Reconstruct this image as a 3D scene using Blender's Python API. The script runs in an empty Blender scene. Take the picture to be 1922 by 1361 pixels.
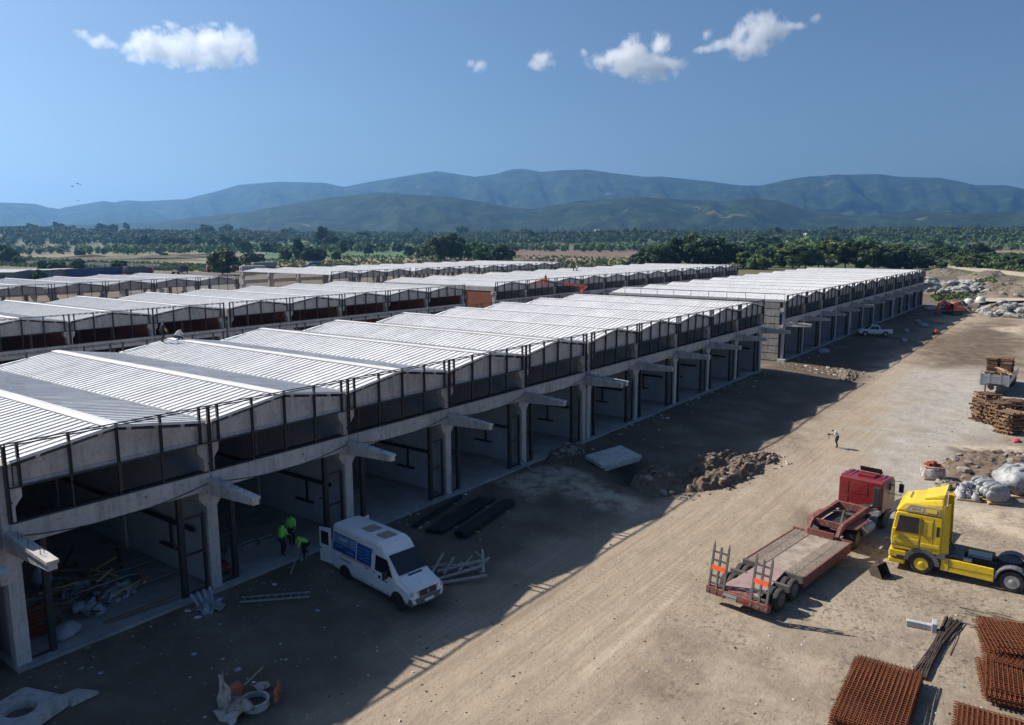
import bpy, math, random
import numpy as np
from mathutils import Vector, Matrix
R = math.radians
S = bpy.context.scene
COL = S.collection
rnd = random.Random(11)
nr = np.random.RandomState(5)
# ------------------------------------------------------------------ camera
F = 1437.117                      # focal length in photo pixels (photo 1922 x 1361)
CAM = np.array((-10.376, -30.467, 15.75)); HD = .639468; PT = .159446; RO = -.0023247
fw = np.array((math.cos(HD)*math.cos(PT), math.sin(HD)*math.cos(PT), -math.sin(PT)))
rt0 = np.cross(fw, (0, 0, 1)); rt0 /= np.linalg.norm(rt0); up0 = np.cross(rt0, fw)
rt = rt0*math.cos(RO)+up0*math.sin(RO); up = -rt0*math.sin(RO)+up0*math.cos(RO)
cd = bpy.data.cameras.new('camera'); cam = bpy.data.objects.new('camera', cd); COL.objects.link(cam)
cam.matrix_world = Matrix(((rt[0], up[0], -fw[0], CAM[0]), (rt[1], up[1], -fw[1], CAM[1]), (rt[2], up[2], -fw[2], CAM[2]), (0, 0, 0, 1)))
cd.sensor_width = 36; cd.lens = 36*F/1922; cd.clip_start = .5; cd.clip_end = 60000
S.camera = cam
# ------------------------------------------------------------------ sky, sun, exposure
SUN_AZ, SUN_EL = R(10), R(38.5)   # azimuth measured from +Y towards -X
w = bpy.data.worlds.new('World'); S.world = w; w.use_nodes = True
nt = w.node_tree; bg = nt.nodes['Background']
sky = nt.nodes.new('ShaderNodeTexSky'); sky.sky_type = 'NISHITA'; sky.sun_disc = False
sky.sun_elevation = SUN_EL; sky.sun_rotation = -SUN_AZ
sky.altitude = 100; sky.air_density = 1.0; sky.dust_density = 1.3; sky.ozone_density = 6.
nt.links.new(sky.outputs[0], bg.inputs[0]); bg.inputs[1].default_value = .056
sd = bpy.data.lights.new('sun', 'SUN'); sd.energy = 5.0; sd.angle = R(.53); sd.color = (1, .93, .83)
so = bpy.data.objects.new('sun', sd); COL.objects.link(so)
SUN = Vector((-math.cos(SUN_EL)*math.sin(SUN_AZ), math.cos(SUN_EL)*math.cos(SUN_AZ), math.sin(SUN_EL)))
so.rotation_euler = SUN.to_track_quat('Z', 'Y').to_euler(); so.location = (0, 0, 60)
vs = S.view_settings; vs.view_transform = 'Standard'; vs.look = 'None'; vs.exposure = .68; vs.gamma = 1
S.cycles.volume_bounces = 6; S.cycles.max_bounces = 10; S.cycles.diffuse_bounces = 3
S.cycles.glossy_bounces = 3; S.cycles.transparent_max_bounces = 6
try: S.cycles.use_denoising = True
except Exception: pass
# ------------------------------------------------------------------ noise, ground height, pixel -> place
def _h(ix, iy, s):
    n = (ix*374761393+iy*668265263+s*1442695041) & 0x7fffffff
    n = ((n ^ (n >> 13))*1274126177) & 0x7fffffff
    return ((n ^ (n >> 16)) & 0xffff)/65535.
def vn(x, y, s=0):
    x = np.asarray(x, float); y = np.asarray(y, float)
    ix = np.floor(x).astype(np.int64); iy = np.floor(y).astype(np.int64); fx = x-ix; fy = y-iy
    fx = fx*fx*(3-2*fx); fy = fy*fy*(3-2*fy)
    a = _h(ix, iy, s); b = _h(ix+1, iy, s); c = _h(ix, iy+1, s); d = _h(ix+1, iy+1, s)
    return (a*(1-fx)+b*fx)*(1-fy)+(c*(1-fx)+d*fx)*fy
def fbm(x, y, s=0, o=4):
    t = 0; a = .5
    for k in range(o):
        t = t+a*vn(np.asarray(x)*2**k, np.asarray(y)*2**k, s+k); a *= .5
    return t-.5+.5**(o+1)
def sst(a, b, x):
    t = np.clip((np.asarray(x, float)-a)/(b-a), 0, 1); return t*t*(3-2*t)
def gz0(x, y):
    z = -.6*sst(-.5, -11.5, np.asarray(y, float))
    return z*(1-sst(200, 330, x))
def gzm(x, y):
    z = gz0(x, y)
    yard = 1-sst(140, 260, np.hypot(np.asarray(x)-20, np.asarray(y)+15))
    front = sst(.4, -.8, y)
    m = .16*fbm(np.asarray(x)*.25, np.asarray(y)*.25, 3, 4)+.05*fbm(np.asarray(x)*1.7, np.asarray(y)*1.7, 9, 3)
    lane = sst(-11, -13, y)*(1-sst(-20, -23, y))
    m = m+.06*lane*(fbm(np.asarray(x)*.06, np.asarray(y)*1.9+.25*np.sin(np.asarray(x)*.06), 21, 3))
    return z+m*yard*front
def ray(px, py): 
    d = fw*F+rt*(px-961)-up*(py-680.5); return d/np.linalg.norm(d)
def gp(px, py, z=None):           # a pixel's point on the ground (or on the level z)
    d = ray(px, py)
    if z is not None: t = (z-CAM[2])/d[2]; return CAM+t*d
    zz = 0.
    for k in range(12):
        P = CAM+d*((zz-CAM[2])/d[2]); zz = float(gz0(P[0], P[1]))
    return np.array((P[0], P[1], zz))
def G(x, y): return float(gzm(x, y))
def far(px, dist, z=0.):          # a place at a horizontal distance, seen at picture column px
    d = ray(px, 449); h = np.array((d[0], d[1])); h /= np.linalg.norm(h)
    return np.array((CAM[0]+h[0]*dist, CAM[1]+h[1]*dist, z))
# ------------------------------------------------------------------ mesh builder
class MB:
    def __init__(s): s.v = []; s.f = []; s.m = []
    def add(s, vs, fs, m=0):
        b = len(s.v); s.v += [tuple(map(float, q)) for q in vs]
        s.f += [tuple(b+i for i in f) for f in fs]; s.m += [m]*len(fs); return s
    def hexa(s, p, m=0):          # 8 points: bottom ring then top ring
        return s.add(p, [(3, 2, 1, 0), (4, 5, 6, 7), (0, 1, 5, 4), (1, 2, 6, 5), (2, 3, 7, 6), (3, 0, 4, 7)], m)
    def box(s, x0, x1, y0, y1, z0, z1, m=0):
        return s.hexa([(x0, y0, z0), (x1, y0, z0), (x1, y1, z0), (x0, y1, z0), (x0, y0, z1), (x1, y0, z1), (x1, y1, z1), (x0, y1, z1)], m)
    def cbox(s, c, d, rz=0, m=0, tilt=0):
        M = Matrix.Translation(c) @ Matrix.Rotation(rz, 4, 'Z') @ Matrix.Rotation(tilt, 4, 'Y')
        a, b, e = d[0]/2, d[1]/2, d[2]/2
        return s.hexa([M @ Vector(q) for q in [(-a, -b, -e), (a, -b, -e), (a, b, -e), (-a, b, -e), (-a, -b, e), (a, -b, e), (a, b, e), (-a, b, e)]], m)
    def bar(s, p, q, w, h, m=0, w2=None, h2=None):
        p = Vector(p); q = Vector(q); d = (q-p).normalized()
        u = d.cross(Vector((0, 0, 1)))
        if u.length < 1e-4: u = Vector((1, 0, 0))
        u.normalize(); n = u.cross(d); w2 = w2 or w; h2 = h2 or h
        a = [p-u*w/2-n*h/2, p+u*w/2-n*h/2, p+u*w/2+n*h/2, p-u*w/2+n*h/2]
        b = [q-u*w2/2-n*h2/2, q+u*w2/2-n*h2/2, q+u*w2/2+n*h2/2, q-u*w2/2+n*h2/2]
        return s.hexa(a+b, m)
    def cyl(s, p, q, r, r2=None, n=10, m=0, cap=True):
        p = Vector(p); q = Vector(q); d = (q-p).normalized(); r2 = r if r2 is None else r2
        u = d.cross(Vector((0, 0, 1)))
        if u.length < 1e-4: u = Vector((1, 0, 0))
        u.normalize(); v = d.cross(u); A = [2*math.pi*i/n for i in range(n)]
        V = [p+(u*math.cos(a)+v*math.sin(a))*r for a in A]+[q+(u*math.cos(a)+v*math.sin(a))*r2 for a in A]
        fs = [(i, (i+1) % n, n+(i+1) % n, n+i) for i in range(n)]
        if cap: fs += [tuple(range(n))[::-1], tuple(range(n, 2*n))]
        return s.add(V, fs, m)
    def tube(s, pts, r, n=5, m=0):
        for a, b in zip(pts[:-1], pts[1:]): s.cyl(a, b, r, n=n, m=m)
        return s
    def prism(s, poly, vec, m=0):  # polygon (3D points) swept along vec
        n = len(poly); V = [Vector(q) for q in poly]; T = [q+Vector(vec) for q in V]
        return s.add(V+T, [tuple(range(n))[::-1], tuple(range(n, 2*n))]+[(i, (i+1) % n, n+(i+1) % n, n+i) for i in range(n)], m)
    def xz(s, poly, y0, y1, m=0): return s.prism([(x, y0, z) for x, z in poly], (0, y1-y0, 0), m)
    def loft(s, rings, m=0, cap=True):
        n = len(rings[0]); V = [q for r in rings for q in r]; fs = []
        for k in range(len(rings)-1):
            fs += [(k*n+i, k*n+(i+1) % n, (k+1)*n+(i+1) % n, (k+1)*n+i) for i in range(n)]
        if cap: fs += [tuple(range(n))[::-1], tuple(range((len(rings)-1)*n, len(rings)*n))]
        return s.add(V, fs, m)
    def quad(s, a, b, c, d, m=0): return s.add([a, b, c, d], [(0, 1, 2, 3)], m)
    def mesh(s, name, mats, smooth=False, fix=True):
        me = bpy.data.meshes.new(name); me.from_pydata(s.v, [], s.f)
        for k in (mats if isinstance(mats, (list, tuple)) else [mats]): me.materials.append(k)
        if any(s.m): me.polygons.foreach_set('material_index', s.m)
        if smooth: me.polygons.foreach_set('use_smooth', [True]*len(s.f))
        me.update()
        if fix:
            import bmesh
            bm = bmesh.new(); bm.from_mesh(me); bmesh.ops.recalc_face_normals(bm, faces=bm.faces); bm.to_mesh(me); bm.free()
        return me
    def build(s, name, mats, parent=None, loc=None, rz=0, smooth=False, bevel=0, fix=True, seg=2):
        return put(name, s.mesh(name, mats, smooth, fix), parent, loc, rz, bevel, seg)
def put(name, me, parent=None, loc=None, rz=0, bevel=0, seg=2):
    o = bpy.data.objects.new(name, me); COL.objects.link(o)
    if parent is not None: o.parent = parent
    if loc is not None: o.location = loc
    if rz: o.rotation_euler = (0, 0, rz)
    if bevel:
        b = o.modifiers.new('bevel', 'BEVEL'); b.width = bevel; b.segments = seg; b.limit_method = 'ANGLE'; b.angle_limit = R(35)
    return o
def tag(o, label=None, cat=None, group=None, kind=None):
    if label: o['label'] = label
    if cat: o['category'] = cat
    if group: o['group'] = group
    if kind: o['kind'] = kind
    return o
def thing(name, label, cat, loc=(0, 0, 0), rz=0, group=None, tilt=None):
    o = bpy.data.objects.new(name, None); COL.objects.link(o); o.location = loc
    o.rotation_euler = (tilt[0] if tilt else 0, tilt[1] if tilt else 0, rz); o.empty_display_size = .3
    return tag(o, label, cat, group)
def copy_tree(o, parent=None):
    kids = list(o.children); c = o.copy(); COL.objects.link(c); c.parent = parent
    for k in kids: copy_tree(k, c)
    return c
ORD = 'first second third fourth fifth sixth seventh eighth ninth tenth eleventh twelfth thirteenth fourteenth fifteenth sixteenth seventeenth eighteenth nineteenth'.split()
TENS = ['', '', 'twenty', 'thirty', 'forty', 'fifty', 'sixty', 'seventy', 'eighty', 'ninety']
def ordn(i):                       # 1 -> first
    if i <= 19: return ORD[i-1]
    if i % 10 == 0: return TENS[i//10].replace('y', 'ieth')
    return TENS[i//10]+'-'+ORD[i % 10-1]
# ------------------------------------------------------------------ materials
def N(nt, t, **k):
    n = nt.nodes.new(t)
    for a, b in k.items(): setattr(n, a, b)
    return n
def newmat(name):
    m = bpy.data.materials.new(name); m.use_nodes = True; nt = m.node_tree
    return m, nt, nt.nodes['Principled BSDF']
def rgba(c): return (c[0], c[1], c[2], 1)
def noise(nt, scale, detail=5, rough=.55, vec=None, stretch=None, obj=False):
    if vec is None:
        if obj: vec = N(nt, 'ShaderNodeTexCoord').outputs['Object']
        else: vec = N(nt, 'ShaderNodeNewGeometry').outputs['Position']
    if stretch:
        mp = N(nt, 'ShaderNodeMapping'); mp.inputs['Scale'].default_value = stretch; nt.links.new(vec, mp.inputs[0]); vec = mp.outputs[0]
    n = N(nt, 'ShaderNodeTexNoise'); n.inputs['Scale'].default_value = scale; n.inputs['Detail'].default_value = detail; n.inputs['Roughness'].default_value = rough
    nt.links.new(vec, n.inputs['Vector']); return n.outputs[0]
def ramp(nt, fac, stops):
    r = N(nt, 'ShaderNodeValToRGB'); e = r.color_ramp.elements
    while len(e) < len(stops): e.new(.5)
    for q, (p, c) in zip(e, stops): q.position = p; q.color = rgba(c) if isinstance(c, (tuple, list)) else (c, c, c, 1)
    nt.links.new(fac, r.inputs[0]); return r.outputs[0]
def mix(nt, fac, a, b, mode='MIX'):
    x = N(nt, 'ShaderNodeMix', data_type='RGBA', blend_type=mode)
    for i, q in ((0, fac), (6, a), (7, b)):
        if hasattr(q, 'is_linked'): nt.links.new(q, x.inputs[i])
        elif i == 0: x.inputs[0].default_value = q
        else: x.inputs[i].default_value = rgba(q)
    return x.outputs[2]
def mth(nt, op, a, b=0., c=None):
    x = N(nt, 'ShaderNodeMath', operation=op)
    for i, q in enumerate((a, b) if c is None else (a, b, c)):
        if hasattr(q, 'is_linked'): nt.links.new(q, x.inputs[i])
        else: x.inputs[i].default_value = q
    return x.outputs[0]
def bump(nt, p, h, strength=.4, dist=.02):
    b = N(nt, 'ShaderNodeBump'); b.inputs['Strength'].default_value = strength; b.inputs['Distance'].default_value = dist
    nt.links.new(h, b.inputs['Height']); nt.links.new(b.outputs[0], p.inputs['Normal'])
def mat(name, c, c2=None, scale=1.5, rough=.8, metal=0., bmp=0., bscale=None, vary=0., dirt=None, spec=None, stretch=None, lo=.35, hi=.65, streaks=0., sdir=(1, 1, .12)):
    m, nt, p = newmat(name); p.inputs['Roughness'].default_value = rough; p.inputs['Metallic'].default_value = metal
    if spec is not None: p.inputs['Specular IOR Level'].default_value = spec
    c2 = c2 or tuple(x*.8 for x in c)
    n = noise(nt, scale, 6, .6, stretch=stretch); out = ramp(nt, n, [(lo, c), (hi, c2)])
    if dirt: out = mix(nt, mth(nt, 'MULTIPLY', ramp(nt, noise(nt, scale*4.3, 7, .65), [(.5, 0.), (.72, 1.)]), dirt[1]), out, dirt[0])
    if streaks: out = mix(nt, mth(nt, 'MULTIPLY', ramp(nt, noise(nt, 2.6, 5, .6, stretch=sdir), [(.5, 0.), (.7, 1.)]), streaks), out, tuple(x*.45 for x in c2))
    if vary:
        oi = N(nt, 'ShaderNodeObjectInfo'); hs = N(nt, 'ShaderNodeHueSaturation')
        nt.links.new(mth(nt, 'MULTIPLY_ADD', oi.outputs['Random'], 2*vary, 1-vary), hs.inputs['Value']); nt.links.new(out, hs.inputs['Color']); out = hs.outputs[0]
    nt.links.new(out, p.inputs['Base Color'])
    if bmp: bump(nt, p, noise(nt, bscale or scale*8, 5), bmp)
    return m
CONC = mat('precast_concrete', (.56, .53, .495), (.45, .425, .40), 1.1, .9, bmp=.15, bscale=9, dirt=((.20, .185, .17), .55), vary=.08, streaks=.6)
CONC2 = mat('stained_concrete', (.36, .345, .32), (.25, .235, .215), .9, .92, bmp=.3, bscale=8, dirt=((.10, .095, .09), .8), vary=.14, streaks=.6)
SLABM = mat('floor_slab_concrete', (.39, .385, .37), (.28, .275, .265), .6, .85, dirt=((.17, .15, .13), .6))
PARTM = mat('partition_panel', (.50, .51, .53), (.41, .415, .43), .8, .85, vary=.04)
ROOFM = mat('white_roof_sheet', (.77, .77, .765), (.70, .70, .69), .35, .45, bmp=0, vary=.06, dirt=((.44, .42, .39), .6), spec=.3, streaks=.28, sdir=(.12, 1.2, .3))
CAPM = mat('ridge_cap_sheet', (.68, .67, .655), (.60, .59, .575), .8, .5, dirt=((.46, .44, .41), .5))
STEEL = mat('dark_painted_steel', (.035, .037, .043), (.025, .026, .03), 2., .5, spec=.4)
GUTM = mat('galvanised_gutter', (.38, .38, .37), (.26, .26, .26), 1.4, .45, metal=.6)
CABLE = mat('black_cable', (.02, .02, .02), rough=.6)
RUST = mat('rusty_steel', (.19, .055, .016), (.11, .030, .010), 6., .9, dirt=((.27, .09, .03), .6))
WOOD = mat('old_timber', (.23, .135, .075), (.14, .08, .045), 5., .9, vary=.25)
PALEWOOD = mat('pale_timber', (.50, .36, .20), (.38, .26, .14), 5., .85, vary=.15)
RUBBER = mat('tyre_rubber', (.028, .027, .026), (.06, .055, .05), 4., .9)
BLACK = mat('black_plastic', (.018, .018, .019), (.03, .03, .03), 3., .55)
GREYP = mat('grey_plastic', (.14, .14, .145), (.10, .10, .105), 3., .6)
CHROME = mat('worn_chrome', (.5, .5, .5), (.4, .4, .4), 3., .3, metal=.9)
def glass(name, c=(.012, .016, .02)):
    m, nt, p = newmat(name); p.inputs['Base Color'].default_value = rgba(c); p.inputs['Roughness'].default_value = .056
    p.inputs['Specular IOR Level'].default_value = .7; return m
GLASS = glass('dark_glass')
def brickmat(name, c1, c2, mortar, sc=2.6):
    m, nt, p = newmat(name); tc = N(nt, 'ShaderNodeTexCoord'); sx = N(nt, 'ShaderNodeSeparateXYZ'); nt.links.new(tc.outputs['Object'], sx.inputs[0])
    cb = N(nt, 'ShaderNodeCombineXYZ'); nt.links.new(mth(nt, 'ADD', sx.outputs[0], sx.outputs[1]), cb.inputs[0]); nt.links.new(sx.outputs[2], cb.inputs[1])
    b = N(nt, 'ShaderNodeTexBrick'); b.inputs['Scale'].default_value = sc; b.inputs['Color1'].default_value = rgba(c1); b.inputs['Color2'].default_value = rgba(c2); b.inputs['Mortar'].default_value = rgba(mortar)
    b.inputs['Mortar Size'].default_value = .03; nt.links.new(cb.outputs[0], b.inputs['Vector'])
    nt.links.new(mix(nt, ramp(nt, noise(nt, .8, 6), [(.45, 0.), (.75, .45)]), b.outputs[0], (.16, .06, .035)), p.inputs['Base Color']); p.inputs['Roughness'].default_value = .9
    bump(nt, p, b.outputs['Fac'], -.5); return m
BRICK = brickmat('red_clay_brick', (.36, .115, .055), (.29, .085, .04), (.22, .10, .065))
def leafmat(name, c1, c2, c3):
    m, nt, p = newmat(name); g = N(nt, 'ShaderNodeNewGeometry')
    col = ramp(nt, g.outputs['Random Per Island'], [(0., c1), (.5, c2), (1., c3)])
    col = mix(nt, ramp(nt, noise(nt, .35, 3), [(.4, 0.), (.62, .55)]), col, c1)
    col = mix(nt, ramp(nt, noise(nt, .045, 4, .6), [(.42, 0.), (.62, .75)]), col, tuple(x*1.35 for x in c2))
    col = mix(nt, ramp(nt, noise(nt, .06, 3, .6), [(.52, 0.), (.68, .7)]), col, tuple(x*.55 for x in c1))
    oi = N(nt, 'ShaderNodeObjectInfo'); hs = N(nt, 'ShaderNodeHueSaturation')
    nt.links.new(mth(nt, 'MULTIPLY_ADD', oi.outputs['Random'], .7, .95), hs.inputs['Value']); nt.links.new(mth(nt, 'MULTIPLY_ADD', oi.outputs['Random'], .05, .475), hs.inputs['Hue'])
    hs.inputs['Saturation'].default_value = .82; nt.links.new(col, hs.inputs['Color']); nt.links.new(hs.outputs[0], p.inputs['Base Color']); p.inputs['Roughness'].default_value = .75; p.inputs['Specular IOR Level'].default_value = .2
    tr = N(nt, 'ShaderNodeBsdfTranslucent'); nt.links.new(hs.outputs[0], tr.inputs[0]); mx = N(nt, 'ShaderNodeMixShader'); mx.inputs[0].default_value = .25
    nt.links.new(p.outputs[0], mx.inputs[1]); nt.links.new(tr.outputs[0], mx.inputs[2]); nt.links.new(mx.outputs[0], nt.nodes['Material Output'].inputs[0]); return m
LEAF = leafmat('leaf_green', (.035, .062, .02), (.065, .11, .032), (.105, .16, .045))
LEAFD = leafmat('leaf_dark', (.024, .046, .018), (.042, .076, .027), (.068, .11, .036))
LEAFL = leafmat('leaf_light', (.06, .10, .025), (.09, .14, .035), (.12, .17, .05))
BARK = mat('bark', (.10, .075, .055), (.06, .045, .035), 3., .95)
# ------------------------------------------------------------------ ground sheet
def lines(segs):
    out = [segs[0][0]]
    for a, b, st in segs:
        n = max(1, int(round((b-a)/st))); out += list(np.linspace(a, b, n+1)[1:])
    return np.array(out)
gx = lines([(-14000, -3000, 2750), (-3000, -600, 400), (-600, -100, 60), (-100, -14, 6), (-14, 62, .4), (62, 120, .8), (120, 220, 2), (220, 420, 8), (420, 900, 30), (900, 3000, 210), (3000, 16000, 1300)])
gy = lines([(-14000, -3000, 2750), (-3000, -400, 260), (-400, -60, 20), (-60, -38, 2), (-38, 1.2, .4), (1.2, 60, 2.5), (60, 300, 10), (300, 900, 30), (900, 3000, 210), (3000, 16000, 1300)])
GX, GY = np.meshgrid(gx, gy); GZ = gzm(GX, GY)
# the dug pit beside the concrete slab
pc = gp(1200, 885); 
pitd = np.hypot((GX-pc[0])/3.4, (GY-pc[1])/2.2)
GZ = GZ-1.1*(1-sst(.4, 1.05, pitd+.25*fbm(GX*.9, GY*.9, 40, 3)))
far_m = sst(250, 500, np.hypot(GX, GY))
GZ = np.where(far_m > 0, GZ*(1-far_m), GZ)
nx, ny = len(gx), len(gy)
me = bpy.data.meshes.new('ground')
idx = np.arange(nx*ny).reshape(ny, nx)
faces = np.stack([idx[:-1, :-1], idx[:-1, 1:], idx[1:, 1:], idx[1:, :-1]], -1).reshape(-1, 4)
me.vertices.add(nx*ny); me.vertices.foreach_set('co', np.stack([GX, GY, GZ], -1).ravel())
me.loops.add(faces.size); me.loops.foreach_set('vertex_index', faces.ravel())
me.polygons.add(len(faces)); me.polygons.foreach_set('loop_start', np.arange(0, faces.size, 4)); me.polygons.foreach_set('loop_total', np.full(len(faces), 4))
me.polygons.foreach_set('use_smooth', np.ones(len(faces), bool)); me.update()
def inpoly(px, X, Y, soft):
    P = [gp(*q)[:2] for q in px]; n = len(P); ins = np.zeros(X.shape, bool); dist = np.full(X.shape, 1e9)
    for i in range(n):
        (x0, y0), (x1, y1) = P[i], P[(i+1) % n]
        c = ((y0 > Y) != (y1 > Y)) & (X < (x1-x0)*(Y-y0)/((y1-y0) if y1 != y0 else 1e-9)+x0); ins ^= c
        dx, dy = x1-x0, y1-y0; t = np.clip(((X-x0)*dx+(Y-y0)*dy)/(dx*dx+dy*dy+1e-9), 0, 1)
        dist = np.minimum(dist, np.hypot(X-x0-t*dx, Y-y0-t*dy))
    sd_ = np.where(ins, dist, -dist)+soft*1.2*fbm(X*.45, Y*.45, 77, 4)*2
    return sst(-soft, soft, sd_)
ROADP = [(560, 1361), (800, 1190), (1000, 1050), (1180, 950), (1440, 900), (1500, 850), (1610, 740), (1680, 660), (1760, 600), (1800, 585), (1850, 590), (1800, 650), (1740, 720), (1680, 800), (1640, 900), (1560, 960), (1440, 1010), (1300, 1100), (1200, 1200), (1080, 1361)]
GRAVP = [(1700, 690), (1830, 690), (1922, 740), (1922, 800), (1830, 850), (1790, 880), (1760, 930), (1690, 940), (1640, 990), (1620, 900), (1660, 800)]
SOILP = [[(1800, 842), (1922, 850), (1922, 935), (1800, 915), (1770, 890)], [(1690, 640), (1890, 600), (1922, 640), (1922, 685), (1750, 690)], [(1100, 840), (1240, 860), (1290, 930), (1190, 905)], [(1440, 690), (1560, 660), (1640, 640), (1600, 720)], [(1500, 940), (1560, 985), (1480, 1010)]]
SANDP = [[(1770, 835), (1922, 838), (1922, 858), (1810, 842)], [(930, 905), (1010, 880), (1060, 870), (1180, 930), (1240, 960), (1150, 965), (1040, 915), (1000, 940)], [(1850, 615), (1922, 612), (1922, 628), (1880, 622)], [(1760, 948), (1922, 960), (1922, 1010), (1820, 990)]]
att = {}
att['road'] = inpoly(ROADP, GX, GY, 1.6)
att['gravel'] = inpoly(GRAVP, GX, GY, 4.5)
att['soil'] = np.maximum.reduce([inpoly(q, GX, GY, 4. if k == 1 else 1.2) for k, q in enumerate(SOILP)])
att['sand'] = np.maximum.reduce([inpoly(q, GX, GY, .7) for q in SANDP])
att['bright'] = sst(-9.5, -12.5, GY+1.5*fbm(GX*.2, GY*.2, 55, 3))  # shade painted into the ground tone: darker by the front row, paler beyond
dd = np.hypot(GX-60, GY-40)
att['green'] = np.clip(sst(190, 330, np.hypot(GX-90, GY-50)), 0, 1)*np.where(GX > 0, 1., 1.)
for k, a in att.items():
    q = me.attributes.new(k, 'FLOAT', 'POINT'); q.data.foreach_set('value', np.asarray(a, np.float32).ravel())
gm, nt, p = newmat('dirt_ground'); p.inputs['Roughness'].default_value = .95; p.inputs['Specular IOR Level'].default_value = .15
def att_(n): return N(nt, 'ShaderNodeAttribute', attribute_name=n).outputs['Fac']
base = ramp(nt, noise(nt, .22, 8, .62), [(.3, (.095, .073, .055)), (.5, (.14, .11, .085)), (.7, (.23, .19, .15))])  # dirt tone darkened for the shaded side
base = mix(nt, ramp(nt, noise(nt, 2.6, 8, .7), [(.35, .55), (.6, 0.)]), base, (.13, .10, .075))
streak = ramp(nt, noise(nt, 1., 6, .6, stretch=(.05, 1.3, 1)), [(.28, (.24, .187, .135)), (.46, (.37, .30, .222)), (.56, (.325, .262, .192)), (.72, (.45, .376, .285))])
streak = mix(nt, ramp(nt, noise(nt, 1., 5, .6, stretch=(.03, 5.5, 1)), [(.50, 0.), (.58, .45), (.64, 0.)]), streak, (.235, .185, .135))
streak = mix(nt, ramp(nt, noise(nt, 1.1, 8, .7), [(.42, .4), (.6, 0.)]), streak, (.265, .21, .155))
band = ramp(nt, noise(nt, 1., 3, .5, stretch=(.02, 1.1, 1)), [(.44, 0.), (.47, 1.), (.50, 1.), (.53, 0.)])
wv = N(nt, 'ShaderNodeTexWave', bands_direction='X'); wv.inputs['Scale'].default_value = .95; wv.inputs['Distortion'].default_value = 3.; wv.inputs['Detail'].default_value = 2.; nt.links.new(N(nt, 'ShaderNodeNewGeometry').outputs['Position'], wv.inputs['Vector'])
tread = mth(nt, 'MULTIPLY', band, ramp(nt, wv.outputs[1], [(.45, 0.), (.65, 1.)]))
streak = mix(nt, mth(nt, 'MULTIPLY', tread, ramp(nt, noise(nt, .12, 4), [(.42, .04), (.62, .34)])), streak, (.16, .125, .092))
lit = mix(nt, ramp(nt, noise(nt, .33, 9, .68), [(.36, 0.), (.62, 1.)]), (.205, .165, .125), (.345, .285, .215))  # paler dirt tone painted for the sunlit side
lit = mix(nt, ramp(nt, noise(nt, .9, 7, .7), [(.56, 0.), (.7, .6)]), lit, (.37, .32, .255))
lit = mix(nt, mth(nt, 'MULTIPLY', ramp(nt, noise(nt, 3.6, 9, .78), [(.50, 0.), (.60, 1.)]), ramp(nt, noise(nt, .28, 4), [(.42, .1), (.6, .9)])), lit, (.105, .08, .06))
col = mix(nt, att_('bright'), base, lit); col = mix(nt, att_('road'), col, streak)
grav = ramp(nt, noise(nt, .9, 10, .78), [(.30, (.24, .21, .175)), (.5, (.335, .308, .27)), (.68, (.42, .395, .355))])
col = mix(nt, att_('gravel'), col, grav)
col = mix(nt, mth(nt, 'MULTIPLY', att_('soil'), ramp(nt, noise(nt, .9, 5), [(.3, .55), (.6, .95)])), col, (.105, .077, .055))
col = mix(nt, mth(nt, 'MULTIPLY', att_('sand'), ramp(nt, noise(nt, 1.1, 5), [(.35, .1), (.55, 1.)])), col, (.45, .37, .28))
# pale specks, dark crumbs, faint tyre lines
vor = N(nt, 'ShaderNodeTexVoronoi'); vor.inputs['Scale'].default_value = 2.4; nt.links.new(N(nt, 'ShaderNodeNewGeometry').outputs['Position'], vor.inputs['Vector'])
col = mix(nt, mth(nt, 'MULTIPLY', ramp(nt, vor.outputs['Distance'], [(.05, 1.), (.13, 0.)]), ramp(nt, noise(nt, .35, 3), [(.5, 0.), (.6, .7)])), col, (.48, .45, .41))
vo2 = N(nt, 'ShaderNodeTexVoronoi'); vo2.inputs['Scale'].default_value = 5.1; nt.links.new(N(nt, 'ShaderNodeNewGeometry').outputs['Position'], vo2.inputs['Vector'])
col = mix(nt, mth(nt, 'MULTIPLY', ramp(nt, vo2.outputs['Distance'], [(.08, 1.), (.2, 0.)]), ramp(nt, noise(nt, .5, 4), [(.46, 0.), (.6, .8)])), col, (.08, .06, .045))
grass = ramp(nt, noise(nt, .012, 8, .65), [(.33, (.20, .165, .10)), (.46, (.12, .12, .055)), (.58, (.065, .09, .032)), (.72, (.17, .135, .08))])
grass = mix(nt, ramp(nt, noise(nt, .25, 6, .7), [(.35, .5), (.6, 0.)]), grass, (.055, .07, .03))
col = mix(nt, att_('green'), col, grass)
nt.links.new(col, p.inputs['Base Color'])
hsum = mth(nt, 'ADD', noise(nt, 2.2, 8, .65), mth(nt, 'MULTIPLY', noise(nt, 9, 4, .6), .14))
hsum = mth(nt, 'SUBTRACT', hsum, mth(nt, 'MULTIPLY', tread, .06)); bump(nt, p, hsum, .6, .12)
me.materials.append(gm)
ground = bpy.data.objects.new('ground', me); COL.objects.link(ground); ground['kind'] = 'structure'
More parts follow.
